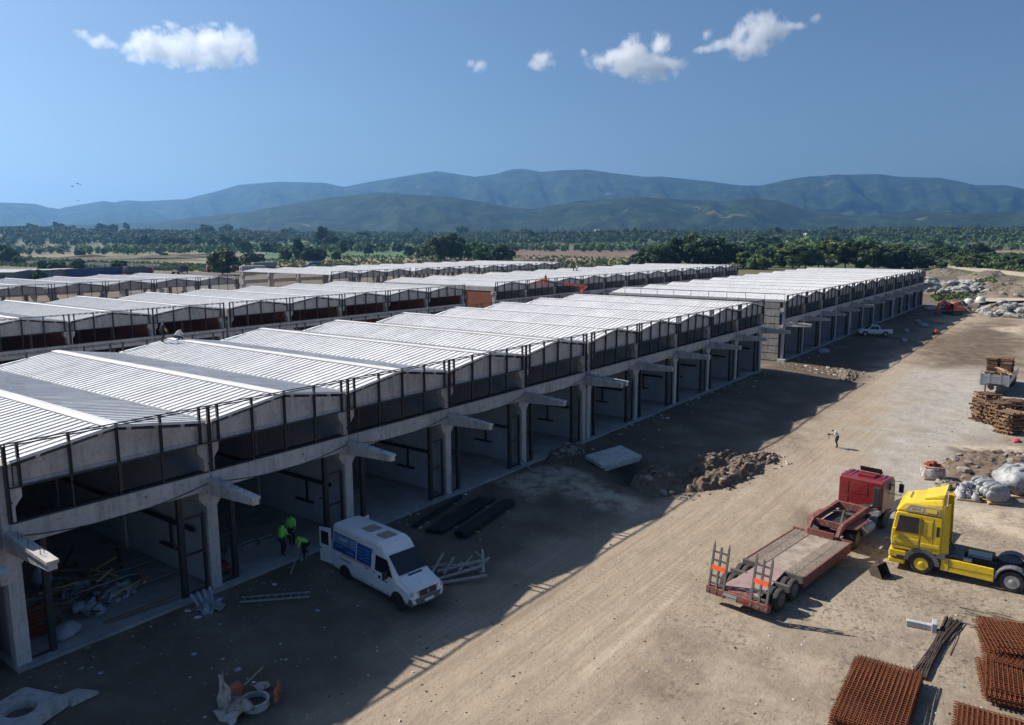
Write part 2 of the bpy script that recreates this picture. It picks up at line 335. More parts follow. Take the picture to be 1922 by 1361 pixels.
# ------------------------------------------------------------------ far land: fields, river, tracks
def patch(name, px, mt, dz=.06, n=10):
    P = [gp(*q) for q in px]; mb = MB()
    pts = []
    for i in range(len(P)):
        a, b = P[i], P[(i+1) % len(P)]
        for k in range(n):
            t = k/n; q = a+(b-a)*t; L = np.linalg.norm(b-a); s = .05*min(L, 60)
            pts.append((q[0]+s*(vn(q[0]*.05, q[1]*.05, 5)-.5), q[1]+s*(vn(q[0]*.05, q[1]*.05, 6)-.5), dz))
    mb.add(pts, [tuple(range(len(pts)))]); o = mb.build(name, mt, fix=False)
    if o.data.polygons[0].normal.z < 0: o.data.flip_normals()
    return tag(o, kind='structure')
FGREEN = mat('crop_green', (.055, .125, .03), (.035, .085, .022), .06, .9, stretch=(1, .15, 1))
FGREEN2 = mat('meadow', (.10, .125, .042), (.155, .13, .06), .02, .9)
FDRY = mat('dry_grass', (.25, .185, .105), (.15, .115, .065), .03, .95, dirt=((.12, .10, .05), .5))
FBROWN = mat('ploughed_brown', (.155, .095, .065), (.105, .066, .045), .03, .95, dirt=((.22, .16, .10), .6))
FSAND = mat('pale_track', (.46, .39, .29), (.36, .30, .22), .2, .95)
WATER, nt, p = newmat('river_water'); p.inputs['Base Color'].default_value = (.05, .08, .085, 1); p.inputs['Roughness'].default_value = .12
bump(nt, p, noise(nt, .5, 4), .2, .1)
patch('green_field', [(500, 474), (640, 463), (1000, 460), (1000, 470), (800, 480), (640, 492), (430, 492)], FGREEN)
patch('meadow_field', [(0, 461), (260, 458), (460, 462), (500, 474), (430, 492), (250, 478), (120, 488), (0, 478)], FGREEN2, .05)
patch('ploughed_field', [(0, 463), (90, 464), (170, 474), (60, 480), (0, 478)], FBROWN, .09)
patch('dry_field', [(950, 480), (1100, 484), (1240, 478), (1260, 490), (1220, 500), (960, 500), (900, 497)], FDRY, .08)
patch('brown_field', [(940, 462), (1100, 459), (1240, 460), (1250, 477), (1100, 485), (950, 481)], FBROWN, .1)
patch('dry_meadow', [(1250, 458), (1420, 458), (1500, 462), (1400, 470), (1260, 474)], FDRY, .07)
patch('orchard_strip', [(940, 453.5), (1260, 453.5), (1270, 458), (940, 459)], FGREEN, .12)
patch('bare_ground', [(250, 494), (480, 486), (560, 497), (420, 512), (180, 506)], FDRY, .07)
patch('yard_ground', [(-60, 503), (120, 502), (300, 507), (470, 503), (560, 512), (480, 545), (200, 552), (-60, 556)], mat('dark_yard', (.12, .10, .08), (.08, .066, .054), .1, .95), .05)
patch('dry_bank', [(560, 487), (780, 484), (940, 484), (960, 500), (700, 500), (540, 499)], FDRY, .11)
patch('river', [(1655, 471), (1690, 466.5), (1735, 468), (1745, 473), (1720, 478), (1670, 480)], WATER, .13)
patch('river_bank', [(1630, 464), (1700, 459), (1775, 463), (1800, 473), (1740, 482), (1650, 482)], FSAND, .06)
patch('dirt_track', [(1725, 496), (1760, 493), (1830, 502), (1990, 519), (1990, 528), (1830, 510)], FSAND, .1)
patch('sand_bank', [(1750, 475), (1800, 466), (1990, 474), (1990, 488), (1850, 487)], FDRY, .09)
patch('side_track', [(1735, 577), (1850, 564), (1990, 560), (1990, 566), (1850, 571), (1745, 583)], FSAND, .05)
# ------------------------------------------------------------------ hills
CREST2 = [(-700, 372), (-300, 376), (0, 380), (65, 382), (90, 389), (112, 392), (120, 389), (195, 377), (215, 380), (235, 376), (275, 377), (345, 374), (395, 362), (445, 347), (525, 341), (610, 343), (645, 351), (690, 342), (780, 327), (820, 321), (850, 325), (890, 332), (930, 326), (961, 317), (980, 316), (1015, 321), (1100, 318), (1160, 326), (1210, 332), (1245, 330), (1310, 337), (1390, 348), (1430, 347), (1470, 338), (1520, 330), (1610, 326), (1655, 326), (1685, 331), (1765, 333), (1830, 347), (1885, 347), (1921, 354), (2200, 350), (2700, 360)]
CREST1 = [(-700, 425), (-200, 428), (0, 428), (100, 422), (300, 417), (370, 407), (450, 400), (550, 382), (590, 375), (650, 367), (710, 361), (780, 365), (850, 370), (925, 382), (961, 390), (1000, 392), (1085, 377), (1160, 373), (1210, 370), (1260, 373), (1360, 377), (1410, 370), (1460, 377), (1510, 392), (1610, 407), (1710, 395), (1810, 400), (1921, 395), (2300, 400), (2700, 405)]
hm, nt, p = newmat('wooded_hill'); p.inputs['Roughness'].default_value = .95; p.inputs['Specular IOR Level'].default_value = .1
col = ramp(nt, noise(nt, .006, 10, .75), [(.38, (.010, .022, .010)), (.52, (.032, .056, .022)), (.64, (.075, .10, .04))])
col = mix(nt, ramp(nt, noise(nt, .0021, 7, .72), [(.645, 0.), (.67, 1.)]), col, (.20, .19, .10))
nt.links.new(col, p.inputs['Base Color']); bump(nt, p, noise(nt, .012, 8, .75), 1., 70)
def hills(name, crest, d0, d1, seed, spur):
    xs = np.arange(-700, 2701, 6.); cy = np.interp(xs, [c[0] for c in crest], [c[1] for c in crest]); rows = np.linspace(0, 1.35, 64)
    n_r = len(rows); T = np.tile(rows, (len(xs), 1)); D_ = np.array([ray(x, y) for x, y in zip(xs, cy)]); L = np.hypot(D_[:, 0], D_[:, 1]); te = (D_[:, 2]/L)[:, None]
    dc = (d1*(1+.10*np.sin(xs*.004+seed)))[:, None]; ds = d0+(dc-d0)*T; qx = CAM[0]+(D_[:, 0]/L)[:, None]*ds; qy = CAM[1]+(D_[:, 1]/L)[:, None]*ds; zc = CAM[2]+dc*te
    b = np.where(T <= 1, T, 2-T); n_ = fbm(qx*.0009, qy*.0009, seed, 5); rid = np.abs(fbm(xs[:, None]*.012+T*.8, T*1.1, seed+9, 4))*2
    z = zc*sst(0, 1, b)**1.15*(1-spur*rid*(1-b)*1.5*np.minimum(1, 4*b))+zc*(.30*n_+.10*fbm(qx*.0042, qy*.0042, seed+4, 4))*(4*b*(1-b))
    z = np.where(T < 1, np.minimum(z, CAM[2]+ds*te*np.where(T < .97, .985, 1.)), z)-6*(1-b)
    V = np.stack([qx, qy, z], -1).reshape(-1, 3).tolist()
    n = len(rows); fs = [(i*n+j, (i+1)*n+j, (i+1)*n+j+1, i*n+j+1) for i in range(len(xs)-1) for j in range(n-1)]
    mb = MB(); mb.v = V; mb.f = fs; mb.m = [0]*len(fs); return tag(mb.build(name, hm, smooth=True, fix=False), kind='structure')
hills('mountain_ridge', CREST2, 5600, 9400, 31, 1.3)
hills('foothills', CREST1, 3300, 5200, 57, 1.1)
# ------------------------------------------------------------------ air
hz_m = bpy.data.materials.new('haze_air'); hz_m.use_nodes = True; nt = hz_m.node_tree; nt.nodes.clear()
out = nt.nodes.new('ShaderNodeOutputMaterial'); pv = nt.nodes.new('ShaderNodeVolumePrincipled')
pv.inputs['Color'].default_value = (.2, .45, .84, 1); pv.inputs['Density'].default_value = .8e-4; pv.inputs['Anisotropy'].default_value = .45
nt.links.new(pv.outputs[0], out.inputs['Volume'])
mb = MB(); mb.box(-13500, 15500, -13500, 15500, -4, 1010); tag(mb.build('haze', hz_m), kind='stuff')
# ------------------------------------------------------------------ workshop blocks
ZF, ZB, ZW, ZE, ZR, ZT = 5.55, 4.75, 6.95, 7.84, 8.42, 8.56   # floor beam top/bottom, window head, eave, ridge, rail
CACHE = {}
def cached(k, fn):
    if k not in CACHE: CACHE[k] = fn()
    return CACHE[k]
def m_column(mt):
    def f():
        h = [(.25, -.9), (.25, 3.95), (.58, 4.38), (.58, ZB-.01), (.25, ZB-.01), (.25, 6.15), (.52, 6.5), (.52, ZW-.01), (.25, ZW-.01), (.25, 7.8)]
        poly = [(x, z) for x, z in h]+[(-x, z) for x, z in h[::-1]]
        # the shaft and the two corbel pairs as three joined solids
        mb = MB(); mb.box(-.25, .25, 0, .5, -.9, 7.8)
        for a, b, c, wd in ((3.95, 4.38, ZB-.01, .58), (6.15, 6.5, ZW-.01, .52)):
            for s in (1, -1): mb.xz([(s*.251, a), (s*wd, b), (s*wd, c), (s*.251, c)], .02, .48)
        mb.box(-.05, .05, -.004, .01, 5.9, 5.98, 1); mb.box(.1, .18, -.004, .01, 6.3, 6.38, 1)
        return mb.mesh('column', [mt, STEEL])
    return cached(('col', mt.name), f)
def m_beam(bw, mt): 
    def f():
        mb = MB(); mb.box(.02, bw-.02, -.07, .42, ZB, ZF); mb.box(bw*.62, bw*.62+.12, -.074, 0, ZF-.35, ZF-.3, 1); mb.box(.05, bw-.05, -.02, .4, ZF, ZF+.06, 1)
        return mb.mesh('floor_beam', [mt, STEEL])
    return cached(('beam', bw, mt.name), f)
def m_gable(bw, mt):
    def f():
        mb = MB(); a, b = .3, bw-.3
        mb.xz([(a, ZW), (b, ZW), (b, ZE-.14), (bw/2, ZR-.14), (a, ZE-.14)], .0, .3)
        mb.box(a+.15, b-.15, -.07, .0, ZW, ZW+.13)
        mb.xz([(a, ZE-.30), (bw/2, ZR-.30), (b, ZE-.30), (b, ZE-.145), (bw/2, ZR-.145), (a, ZE-.145)], -.06, 0)
        return mb.mesh('gable_beam', [mt])
    return cached(('gab', bw, mt.name), f)
def m_purlin(D):
    def f():
        mb = MB(); mb.prism([(-.06, -.05, 0), (.06, -.05, 0), (.13, -.05, .17), (-.13, -.05, .17)], (0, D+.1, 0)); return mb.mesh('purlin', [CONC])
    return cached(('pur', D), f)
def m_panel(bw, pitch, side):
    def f():
        x0, x1 = .14, bw/2; z0, z1 = ZE, ZR
        if side < 0: x0, x1 = bw-.14, bw/2
        mb = MB(); wd = pitch-.004; t = .07
        mb.hexa([(x0, 0, z0), (x1, 0, z1), (x1, wd, z1), (x0, wd, z0), (x0, 0, z0+t), (x1, 0, z1+t), (x1, wd, z1+t), (x0, wd, z0+t)])
        z0 += t; z1 += t; h = .046
        for y in (.0, pitch*.5):
            mb.hexa([(x0, y, z0), (x1, y, z1), (x1, y+.07, z1), (x0, y+.07, z0), (x0, y+.015, z0+h), (x1, y+.015, z1+h), (x1, y+.055, z1+h), (x0, y+.055, z0+h)])
        return mb.mesh('roof_panel', [ROOFM])
    return cached(('pan', bw, pitch, side), f)
def m_slope(bw, D, pitch, n, side):
    def f():
        x0, x1 = .14, bw/2
        if side < 0: x0, x1 = bw-.14, bw/2
        z0, z1, t = ZE, ZR, .07; y0, y1 = -.2, D+.2
        mb = MB(); mb.hexa([(x0, y0, z0), (x1, y0, z1), (x1, y1, z1), (x0, y1, z0), (x0, y0, z0+t), (x1, y0, z1+t), (x1, y1, z1+t), (x0, y1, z0+t)])
        z0 += t; z1 += t; h = .042
        for k in range(2*n):
            y = y0+k*pitch/2
            mb.hexa([(x0, y, z0), (x1, y, z1), (x1, y+.07, z1), (x0, y+.07, z0), (x0, y+.015, z0+h), (x1, y+.015, z1+h), (x1, y+.055, z1+h), (x0, y+.055, z0+h)])
        return mb.mesh('roof_slope', [ROOFM])
    return cached(('slo', bw, D, side), f)
def m_cap(bw, D):
    def f():
        mb = MB(); dx = .33; dz = dx*(ZR-ZE)/(bw/2-.14); z = ZR+.135; c = bw/2
        mb.prism([(c-dx, -.22, z-dz), (c, -.22, z), (c+dx, -.22, z-dz), (c+dx, -.22, z-dz-.02), (c, -.22, z-.02), (c-dx, -.22, z-dz-.02)], (0, D+.44, 0)); return mb.mesh('ridge_cap', [CAPM])
    return cached(('cap', bw, D), f)
def m_gutter(D):
    def f():
        mb = MB(); z = ZE-.06
        for s in (-1, 1): mb.box(s*.16-.008, s*.16+.008, -.15, D+.15, z, z+.12)
        mb.box(-.15, .15, -.15, D+.15, z, z+.012); return mb.mesh('gutter', [GUTM])
    return cached(('gut', D), f)
def m_canopy():
    def f():
        mb = MB(); L = 3.35; w_ = .2
        zt0, zt1 = 5.30, 5.06
        mb.hexa([(-w_, 0, 4.55), (w_, 0, 4.55), (w_, -.08, 4.55), (-w_, -.08, 4.55), (-w_, 0, zt0), (w_, 0, zt0), (w_, -.08, zt0), (-w_, -.08, zt0)])
        def sec(y, zb, zt, w): return [(-w, y, zb), (w, y, zb), (w, y, zt), (-w, y, zt)]
        mb.loft([sec(-.075, 4.55, zt0-.16, .15), sec(-L, zt1-.34, zt1-.12, .15)])
        mb.loft([sec(-.075, zt0-.16, zt0, .2), sec(-L-.03, zt1-.12, zt1, .2)])
        for k in (.25, .5, .78):
            y = -L*k; z = zt0+(zt1-zt0)*k; mb.cyl((-.06, y, z), (-.06, y, z+.28), .012, n=4, m=1); mb.cyl((.06, y, z), (.06, y, z+.13), .012, n=4, m=1)
        return mb.mesh('canopy_beam', [CONC, STEEL])
    return cached('canopy', f)
def m_post(z0, z1, w_=.09, d_=.06):
    def f():
        mb = MB(); mb.box(-w_/2, -w_/2+.025, -d_, d_, z0, z1); mb.box(w_/2-.025, w_/2, -d_, d_, z0, z1); mb.box(-w_/2+.025, w_/2-.025, -.01, .01, z0, z1-.05); return mb.mesh('rail_post', [STEEL])
    return cached(('post', z0, z1, w_), f)
def m_doorframe():
    def f():
        mb = MB(); a, b = -1.35, -.36
        mb.box(a-.22, a, .1, .3, .1, ZB-.01); mb.box(b-.09, b, .12, .24, .1, 3.72)
        for z in (.16, 1.95, 3.62): mb.box(a+.002, b-.092, .13, .22, z, z+.09)
        mb.box(a+.002, a+.06, .13, .22, .26, 3.6)
        mb.box(a-.5, a-.222, .15, .2, 2.5, 2.6)
        return mb.mesh('door_frame', [STEEL])
    return cached('doorframe', f)
def m_jamb():
    def f():
        mb = MB(); mb.box(.98, 1.2, .1, .3, .1, ZB-.01); mb.box(.28, .977, .14, .2, .12, .2); mb.box(.28, .977, .14, .2, 2.35, 2.42); return mb.mesh('door_post', [STEEL])
    return cached('jamb', f)
def m_wall(D, brick):
    def f():
        mb = MB(); n = 3
        for k in range(n):
            y0 = .52+(D-1.1)*k/n; y1 = .52+(D-1.1)*(k+1)/n
            mb.box(-.09, .09, y0+.26, y1-.26, .14, 7.82)
        for k in range(1, n):
            y = .52+(D-1.1)*k/n; mb.box(-.2, .2, y-.25, y+.25, -.2, 7.7, 1)
        mb.box(-.14, .14, .52, .76, .14, 7.78, 1); mb.box(-.14, .14, D-.84, D-.6, .14, 7.78, 1)
        return mb.mesh('partition_wall', [BRICK if brick else PARTM, CONC])
    return cached(('wall', D, brick), f)
def m_wallrail(D):
    def f():
        mb = MB(); mb.box(-.34, -.21, 1.2, D*.75, 2.55, 2.72); mb.box(-.3, -.22, 3.2, 3.3, 1.4, 2.55); mb.box(-.36, -.22, 2.7, 4.2, 1.3, 1.4); return mb.mesh('wall_rail', [STEEL])
    return cached(('wr', D), f)
def block(label, x0, y0, nb, bw, D, lod=2, brick=False, closed=True, canopy=True, z=0., side_wall=None, rails=True, group='workshop blocks under construction'):
    t = thing('workshop_block', label, 'building', (x0, y0, z), 0, group)
    P = lambda n, me, x=0, y=0, rz=0: put(n, me, t, (x, y, 0), rz)
    npan = 25; pitch = (D+.4)/npan
    mb = MB(); mb.box(-.35, nb*bw+.35, -.30, D+.25, -.9, .1); mb.build('floor_slab', SLABM, t)
    for i in range(nb+1):
        x = i*bw
        P('column', m_column(CONC), x); P('column', m_column(CONC), x, D, math.pi)
        if lod >= 1 and canopy: P('canopy_beam', m_canopy(), x)
        if closed: P('partition_wall', m_wall(D, brick), x)
        if closed and lod >= 2 and i > 0: P('wall_rail', m_wallrail(D), x)
        if not closed:
            for k in (1, 2): P('column', m_column(CONC), x, D*k/3)
        if rails: P('rail_post', m_post(ZF+.07, ZT, .125), x, -.16)
        if 0 < i < nb: P('gutter', m_gutter(D), x)
        else: P('edge_flashing', cached(('fl', D, i == 0), lambda: MB().box(-.1 if i == 0 else -.2, .2 if i == 0 else .1, -.15, D+.15, ZE-.05, ZE-.005).mesh('edge_flashing', [GUTM])), x)
    for i in range(nb):
        x = i*bw
        P('floor_beam', m_beam(bw, CONC), x); P('gable_beam', m_gable(bw, CONC), x)
        P('gable_beam', m_gable(bw, CONC), x+bw, D, math.pi); P('floor_beam', m_beam(bw, CONC), x+bw, D, math.pi)
        P('ridge_cap', m_cap(bw, D), x)
        for k in range(1, 7):
            xx = bw*k/7; zz = ZE-.14+(ZR-ZE)*(1-abs(2*xx/bw-1))-.03
            put('purlin', m_purlin(D), t, (x+xx, 0, zz))
        for s in (1, -1):
            if lod >= 2:
                me = m_panel(bw, pitch, s)
                for k in range(npan): put('roof_panel', me, t, (x, -.2+k*pitch, 0))
            else: P('roof_slope', m_slope(bw, D, pitch, npan, s), x)
        if rails:
            for fr in (.055, .275, .5, .725, .945):
                P('rail_post', m_post(ZW-.05, ZT), x+bw*fr, -.16); 
                if rails == 2: P('rail_post', m_post(ZW+.3, ZT), x+bw*fr, D+.16)
                if .1 < fr < .9: P('window_mullion', cached('mull', lambda: MB().box(-.03, .03, -.05, .05, ZF+.06, ZW-.055).mesh('window_mullion', [STEEL])), x+bw*fr, -.1)
        if lod >= 1 and closed: P('door_frame', m_doorframe(), x+bw); P('door_post', m_jamb(), x)
        if closed:
            mb_ = cached(('bw', bw, brick), lambda: MB().box(.26, bw-.26, -.25, -.05, .12, ZB-.02).box(.26, bw-.26, -.25, -.05, ZF+.02, ZW-.02).mesh('back_wall', [BRICK if brick else PARTM]))
            P('back_wall', mb_, x, D)
    if rails:
        mb = MB()
        for zz in (ZT+.02, ZT-.07): mb.cyl((-.1, -.17, zz), (nb*bw+.1, -.17, zz), .028, n=6)
        mb.box(.0, nb*bw, -.21, -.155, ZW-.04, ZW+.02); mb.build('top_rail', STEEL, t)
        if rails == 2:
            mb = MB()
            for zz in (ZT+.02, ZT-.07): mb.cyl((-.1, D+.17, zz), (nb*bw+.1, D+.17, zz), .028, n=6)
            mb.build('top_rail', STEEL, t)
    if lod >= 1:
        mb = MB(); pts = []
        for i in range(nb):
            for k in range(8): u = k/8; pts.append((i*bw+bw*u, -.11, 5.12-.42*4*u*(1-u)))
        pts.append((nb*bw, -.11, 5.12)); mb.tube(pts, .018, 4); mb.build('hanging_cable', CABLE, t)
    return t
DA = 23.86; GAP = .77
A1 = block('nearest long workshop block, white ribbed roof, five open bays behind the white van', 0, 0, 5, 8, DA, 2, rails=2)
A2 = block('second workshop block in the front row, five bays ending at the crossing road', 40+GAP, 0, 5, 8, DA, 2, rails=2)
A0 = block('workshop block cut off by the left picture edge beside the nearest block', -16-1.4, 0, 2, 8, DA, 1)
X3 = 89.6; B3 = 8.66
A3 = block('far right workshop block whose end wall is stacked grey concrete panels', X3, 0, 4, B3, 25.6, 1)
A3b = block('middle workshop block of the far right row, behind the parked white pickup', X3+4*B3+GAP, 0, 4, B3, 25.6, 1)
A3c = block('last workshop block of the far right row, next to the rock heap', X3+8*B3+2*GAP, 0, 4, B3, 25.6, 1)
# stacked wall panels and roof-side rail on the near end of A3
for r in range(8):
    for c in range(4):
        mb = MB(); y0 = .55+c*6.2; mb.box(-.42, -.26, y0+.02, y0+6.12, .12+r*.96, .12+r*.96+.86); mb.build('wall_panel', CONC2, A3)
mb = MB(); mb.box(-.30, -.18, .3, 25.4, .1, 7.8); mb.build('end_wall', STEEL, A3)
mb = MB(); mb.box(-.7, .2, -.45, .5, -.7, .35); mb.build('footing_block', CONC, A3)
mb = MB()
for c in range(11): mb.cyl((-.2, c*2.56+.1, 7.6), (-.2, c*2.56+.1, ZT+.15), .03, n=5)
mb.cyl((-.2, 0, ZT+.15), (-.2, 25.7, ZT+.15), .03, n=5); mb.cyl((-.2, 0, 7.95), (-.2, 25.7, 7.95), .05, n=5); mb.build('side_rail', STEEL, A3)
mb = MB(); mb.box(-.45, -.16, -.1, 25.7, 7.72, 7.94); mb.build('edge_beam', CONC, A3)
for blk, xo, gp_ in ((A0, 2*8, 1.4), (A1, 5*8, GAP), (A3, 4*B3, GAP), (A3b, 4*B3, GAP)):   # brick infill closing the joints between blocks
    mb = MB(); mb.box(xo+.26, xo+gp_-.26, 1.6, 23., .1, 7.5); mb.build('joint_infill', BRICK, blk)
# second row
YB = 49.4; BB = 8.5
B1b = block('second row workshop block of five bays in front of the red brick end wall', 41.6, YB, 5, BB, 26, 0, brick=True, canopy=False)
B1a = block('second row workshop block at left with brick partitions behind its windows', 41.6-GAP-4*BB, YB, 4, BB, 26, 0, brick=True, canopy=False)
B2w = 9.3
B2 = block('second row workshop block with red brick end wall beside the orange boom lift', 92.2, YB, 5, B2w, 26.5, 1, canopy=True)
B2b = block('second row workshop block of four bays beyond the orange boom lift', 92.2+5*B2w+GAP, YB, 4, B2w, 26.5, 0)
B2c = block('last workshop block of the second row, its railing missing over two bays', 92.2+9*B2w+2*GAP, YB, 3, B2w, 26.5, 0)
for c in range(4):
    y0 = c*26.5/4
    mb = MB(); mb.box(-.3, -.1, y0+.3, y0+26.5/4-.3, .1, 7.1); mb.build('brick_panel', BRICK, B2)
    mb = MB(); mb.box(-.36, -.02, y0+.02, y0+26.5/4-.02, 7.12, 7.8); mb.build('edge_beam', CONC, B2)
    mb = MB(); mb.box(-.4, -.02, y0-.26, y0+.26, -.5, 7.1); mb.build('column', CONC, B2)
# brick infill seen in the joint between the two second-row blocks
mb = MB(); mb.box(4*BB+.27, 4*BB+.40, 1.5, 25, .2, 7.4); mb.build('brick_panel', BRICK, B1a)
# third row, open frames
YC = 108.5; C1w = 8.9
C1 = block('third row open concrete frame block at far left, trucks parked behind it', 38, YC, 5, C1w, 30, 0, closed=False, canopy=False)
C1b = block('third row open concrete frame block touching the left picture edge', 38-GAP-3*C1w, YC, 3, C1w, 30, 0, closed=False, canopy=False)
C2 = block('third row open frame block with a wide bare end, in front of pale trailers', 106, YC-1, 3, 8.6, 34, 0, closed=False, canopy=False)
C2b = block('third row open frame block of three bays, second from the pale trailers', 106+3*8.6+GAP, YC-2, 3, 8.6, 34, 0, closed=False, canopy=False)
C2c = block('last open frame block of the third row, against the dry field', 106+6*8.6+2*GAP, YC-3, 5, 8.6, 34, 0, closed=False, canopy=False)
# ------------------------------------------------------------------ lettering and people: made together, evaluated once
_tmp = []
def _text(body, size):
    c = bpy.data.curves.new('txt', 'FONT'); c.body = body; c.size = size; c.extrude = .004; c.align_x = 'CENTER'
    o = bpy.data.objects.new('txt', c); COL.objects.link(o); _tmp.append(o); return o
def _body(J, E_):
    me = bpy.data.meshes.new('body'); ks = list(J); me.from_pydata([J[k][0] for k in ks], [(ks.index(a), ks.index(b)) for a, b, _ in E_], [])
    o = bpy.data.objects.new('body', me); COL.objects.link(o); o.modifiers.new('skin', 'SKIN'); s = o.modifiers.new('sub', 'SUBSURF'); s.levels = 1; s.render_levels = 1
    for i, k in enumerate(ks):
        sv = me.skin_vertices[0].data[i]; kk = 1.28 if k[0] not in 'fgt' or k == 'face' else 1.; sv.radius = tuple(q*kk for q in J[k][1]) if isinstance(J[k][1], tuple) else (J[k][1]*kk, J[k][1]*kk); sv.use_root = (i == 0)
    _tmp.append(o); return o
def pose(lean=0., crouch=0., armL=None, armR=None, head=0., stepL=.06, stepR=-.06):
    """x forward, y left; crouch 0..1 folds the legs; arms are wrist targets"""
    hz = .93-.55*crouch; J = {}
    V = lambda x, y, z: Vector((x, y, z))
    hip = V(-.25*crouch, 0, hz); J['pelvis'] = (hip, (.15, .11))
    d = V(math.sin(lean), 0, math.cos(lean))
    J['waist'] = (hip+d*.2, (.145, .10)); J['chest'] = (hip+d*.40, (.165, .115)); nk = hip+d*.53; J['neck'] = (nk, .058)
    hd = V(math.sin(lean+head), 0, math.cos(lean+head)); J['skull'] = (nk+hd*.13, (.085, .098)); J['crown'] = (nk+hd*.23, (.07, .08))
    J['face'] = (nk+hd*.12+V(math.cos(lean+head), 0, -math.sin(lean+head))*.075, .045)
    E_ = [('pelvis', 'waist', 'shirt'), ('waist', 'chest', 'shirt'), ('chest', 'neck', 'shirt'), ('neck', 'skull', 'skin'), ('skull', 'crown', 'hair'), ('skull', 'face', 'skin')]
    for s, nm, tgt, st in ((1, 'L', armL, stepL), (-1, 'R', armR, stepR)):
        sh = hip+d*.47+V(0, s*.19, 0); J['sh'+nm] = (sh, .062)
        tgt = Vector(tgt) if tgt else sh+V(.05, s*.06, -.54)
        v = tgt-sh; L = min(v.length, .53); tgt = sh+v.normalized()*L
        mid = (sh+tgt)/2; off = math.sqrt(max(0, .27**2-(L/2)**2)); bend = V(-.5, s*.5, -.8).normalized(); el = mid+bend*off
        J['el'+nm] = (el, .045); J['wr'+nm] = (tgt, .034); h = (tgt-el).normalized(); J['ha'+nm] = (tgt+h*.07, (.042, .022))
        E_ += [('chest', 'sh'+nm, 'shirt'), ('sh'+nm, 'el'+nm, 'shirt'), ('el'+nm, 'wr'+nm, 'skin'), ('wr'+nm, 'ha'+nm, 'skin')]
        u = h.cross(V(0, 0, 1)); u = u.normalized() if u.length > .1 else V(0, 1, 0)
        for k in range(4):
            ln = (.07, .085, .08, .06)[k]; a = J['ha'+nm][0]+u*(.032-.021*k)+h*.03
            J['f%d%s' % (k, nm)] = (a, .009); J['g%d%s' % (k, nm)] = (a+h*ln*.5+V(0, 0, -.012), .0085); J['t%d%s' % (k, nm)] = (a+h*ln*.85+V(0, 0, -.035), .007)
            E_ += [('ha'+nm, 'f%d%s' % (k, nm), 'skin'), ('f%d%s' % (k, nm), 'g%d%s' % (k, nm), 'skin'), ('g%d%s' % (k, nm), 't%d%s' % (k, nm), 'skin')]
        J['th'+nm] = (J['wr'+nm][0]+h*.05-u*s*.05, .011); E_.append(('wr'+nm, 'th'+nm, 'skin'))
        hp = hip+V(0, s*.095, -.05); an = V(st, s*.11, .09); J['hp'+nm] = (hp, .088)
        mid = (hp+an)/2; L = (hp-an).length; off = math.sqrt(max(0, .42**2-(min(L, .84)/2)**2)); kn = mid+V(1, s*.25, .2).normalized()*off
        J['kn'+nm] = (kn, .06); J['an'+nm] = (an, .043); J['to'+nm] = (an+V(.17, s*.02, -.055), .038)
        E_ += [('pelvis', 'hp'+nm, 'legs'), ('hp'+nm, 'kn'+nm, 'legs'), ('kn'+nm, 'an'+nm, 'legs'), ('an'+nm, 'to'+nm, 'shoe')]
    return J, E_
PEOPLE = {
 'photographer': pose(.62, 0, (.60, .08, 1.08), (.60, -.08, 1.08), .75, .02, -.1),
 'stand_a': pose(.15, 0, (.35, .15, 1.0), (.38, -.12, 1.02), .35),
 'stand_b': pose(.1, 0, (.30, .25, .95), None, .3),
 'bend': pose(1.05, .35, (.75, .15, .35), (.7, -.15, .4), .2, .1, -.12),
 'crouch': pose(.75, .95, (.55, .2, .25), (.55, -.15, .3), .3, .15, -.05),
 'roof_stand': pose(.35, .05, (.42, .15, .85), (.3, -.2, .8), .3),
 'talk': pose(.05, 0, (.35, .2, 1.1), None, .1),
}
_pb = {k: (_body(*v), v) for k, v in PEOPLE.items()}
_tx = {k: _text(*v) for k, v in {'CF': ('CF', .5)}.items()}
bpy.context.view_layer.update(); _dg = bpy.context.evaluated_depsgraph_get()
SKIN = mat('skin', (.36, .20, .13), rough=.6); HAIR = mat('dark_hair', (.02, .016, .013), rough=.8)
def cloth(n, c): return mat('cloth_'+n, c, tuple(x*.75 for x in c), 9., .9)
WHITEC, GREYC, NAVYC, BLACKC, ORANGEC, BLUEC = cloth('white', (.62, .62, .62)), cloth('grey', (.22, .23, .26)), cloth('navy', (.02, .025, .045)), cloth('black', (.014, .013, .013)), cloth('orange', (.7, .19, .03)), cloth('palegrey', (.5, .5, .53))
HIVIS = cloth('hivis', (.30, .95, .12)); SHOE = mat('boot', (.05, .035, .025), rough=.8)
def seg_d(p, a, b):
    d = b-a; t = max(0, min(1, (p-a).dot(d)/max(d.dot(d), 1e-9))); return (p-a-d*t).length
_bm = {}
for k, (o, (J, E_)) in _pb.items():
    me = bpy.data.meshes.new_from_object(o.evaluated_get(_dg)); me.name = 'person_'+k
    kinds = ['shirt', 'skin', 'hair', 'legs', 'shoe']; idx_ = []
    for q in me.polygons:
        c = q.center; b = min(E_, key=lambda e: seg_d(c, J[e[0]][0], J[e[1]][0])-.6*max(np.ravel(J[e[0]][1]))); kd = b[2]
        if b[0] == 'pelvis' and b[1] == 'waist' and seg_d(c, J['pelvis'][0], J['pelvis'][0]) < .13: kd = 'legs'
        if b[0] == 'neck' and (c-J['skull'][0]).dot(J['face'][0]-J['skull'][0]) < -.001 and (c-J['neck'][0]).length > .08: kd = 'hair'
        idx_.append(kinds.index(kd))
    me.polygons.foreach_set('material_index', idx_); me.polygons.foreach_set('use_smooth', [True]*len(idx_)); _bm[k] = me
_tm = {k: bpy.data.meshes.new_from_object(o.evaluated_get(_dg)) for k, o in _tx.items()}
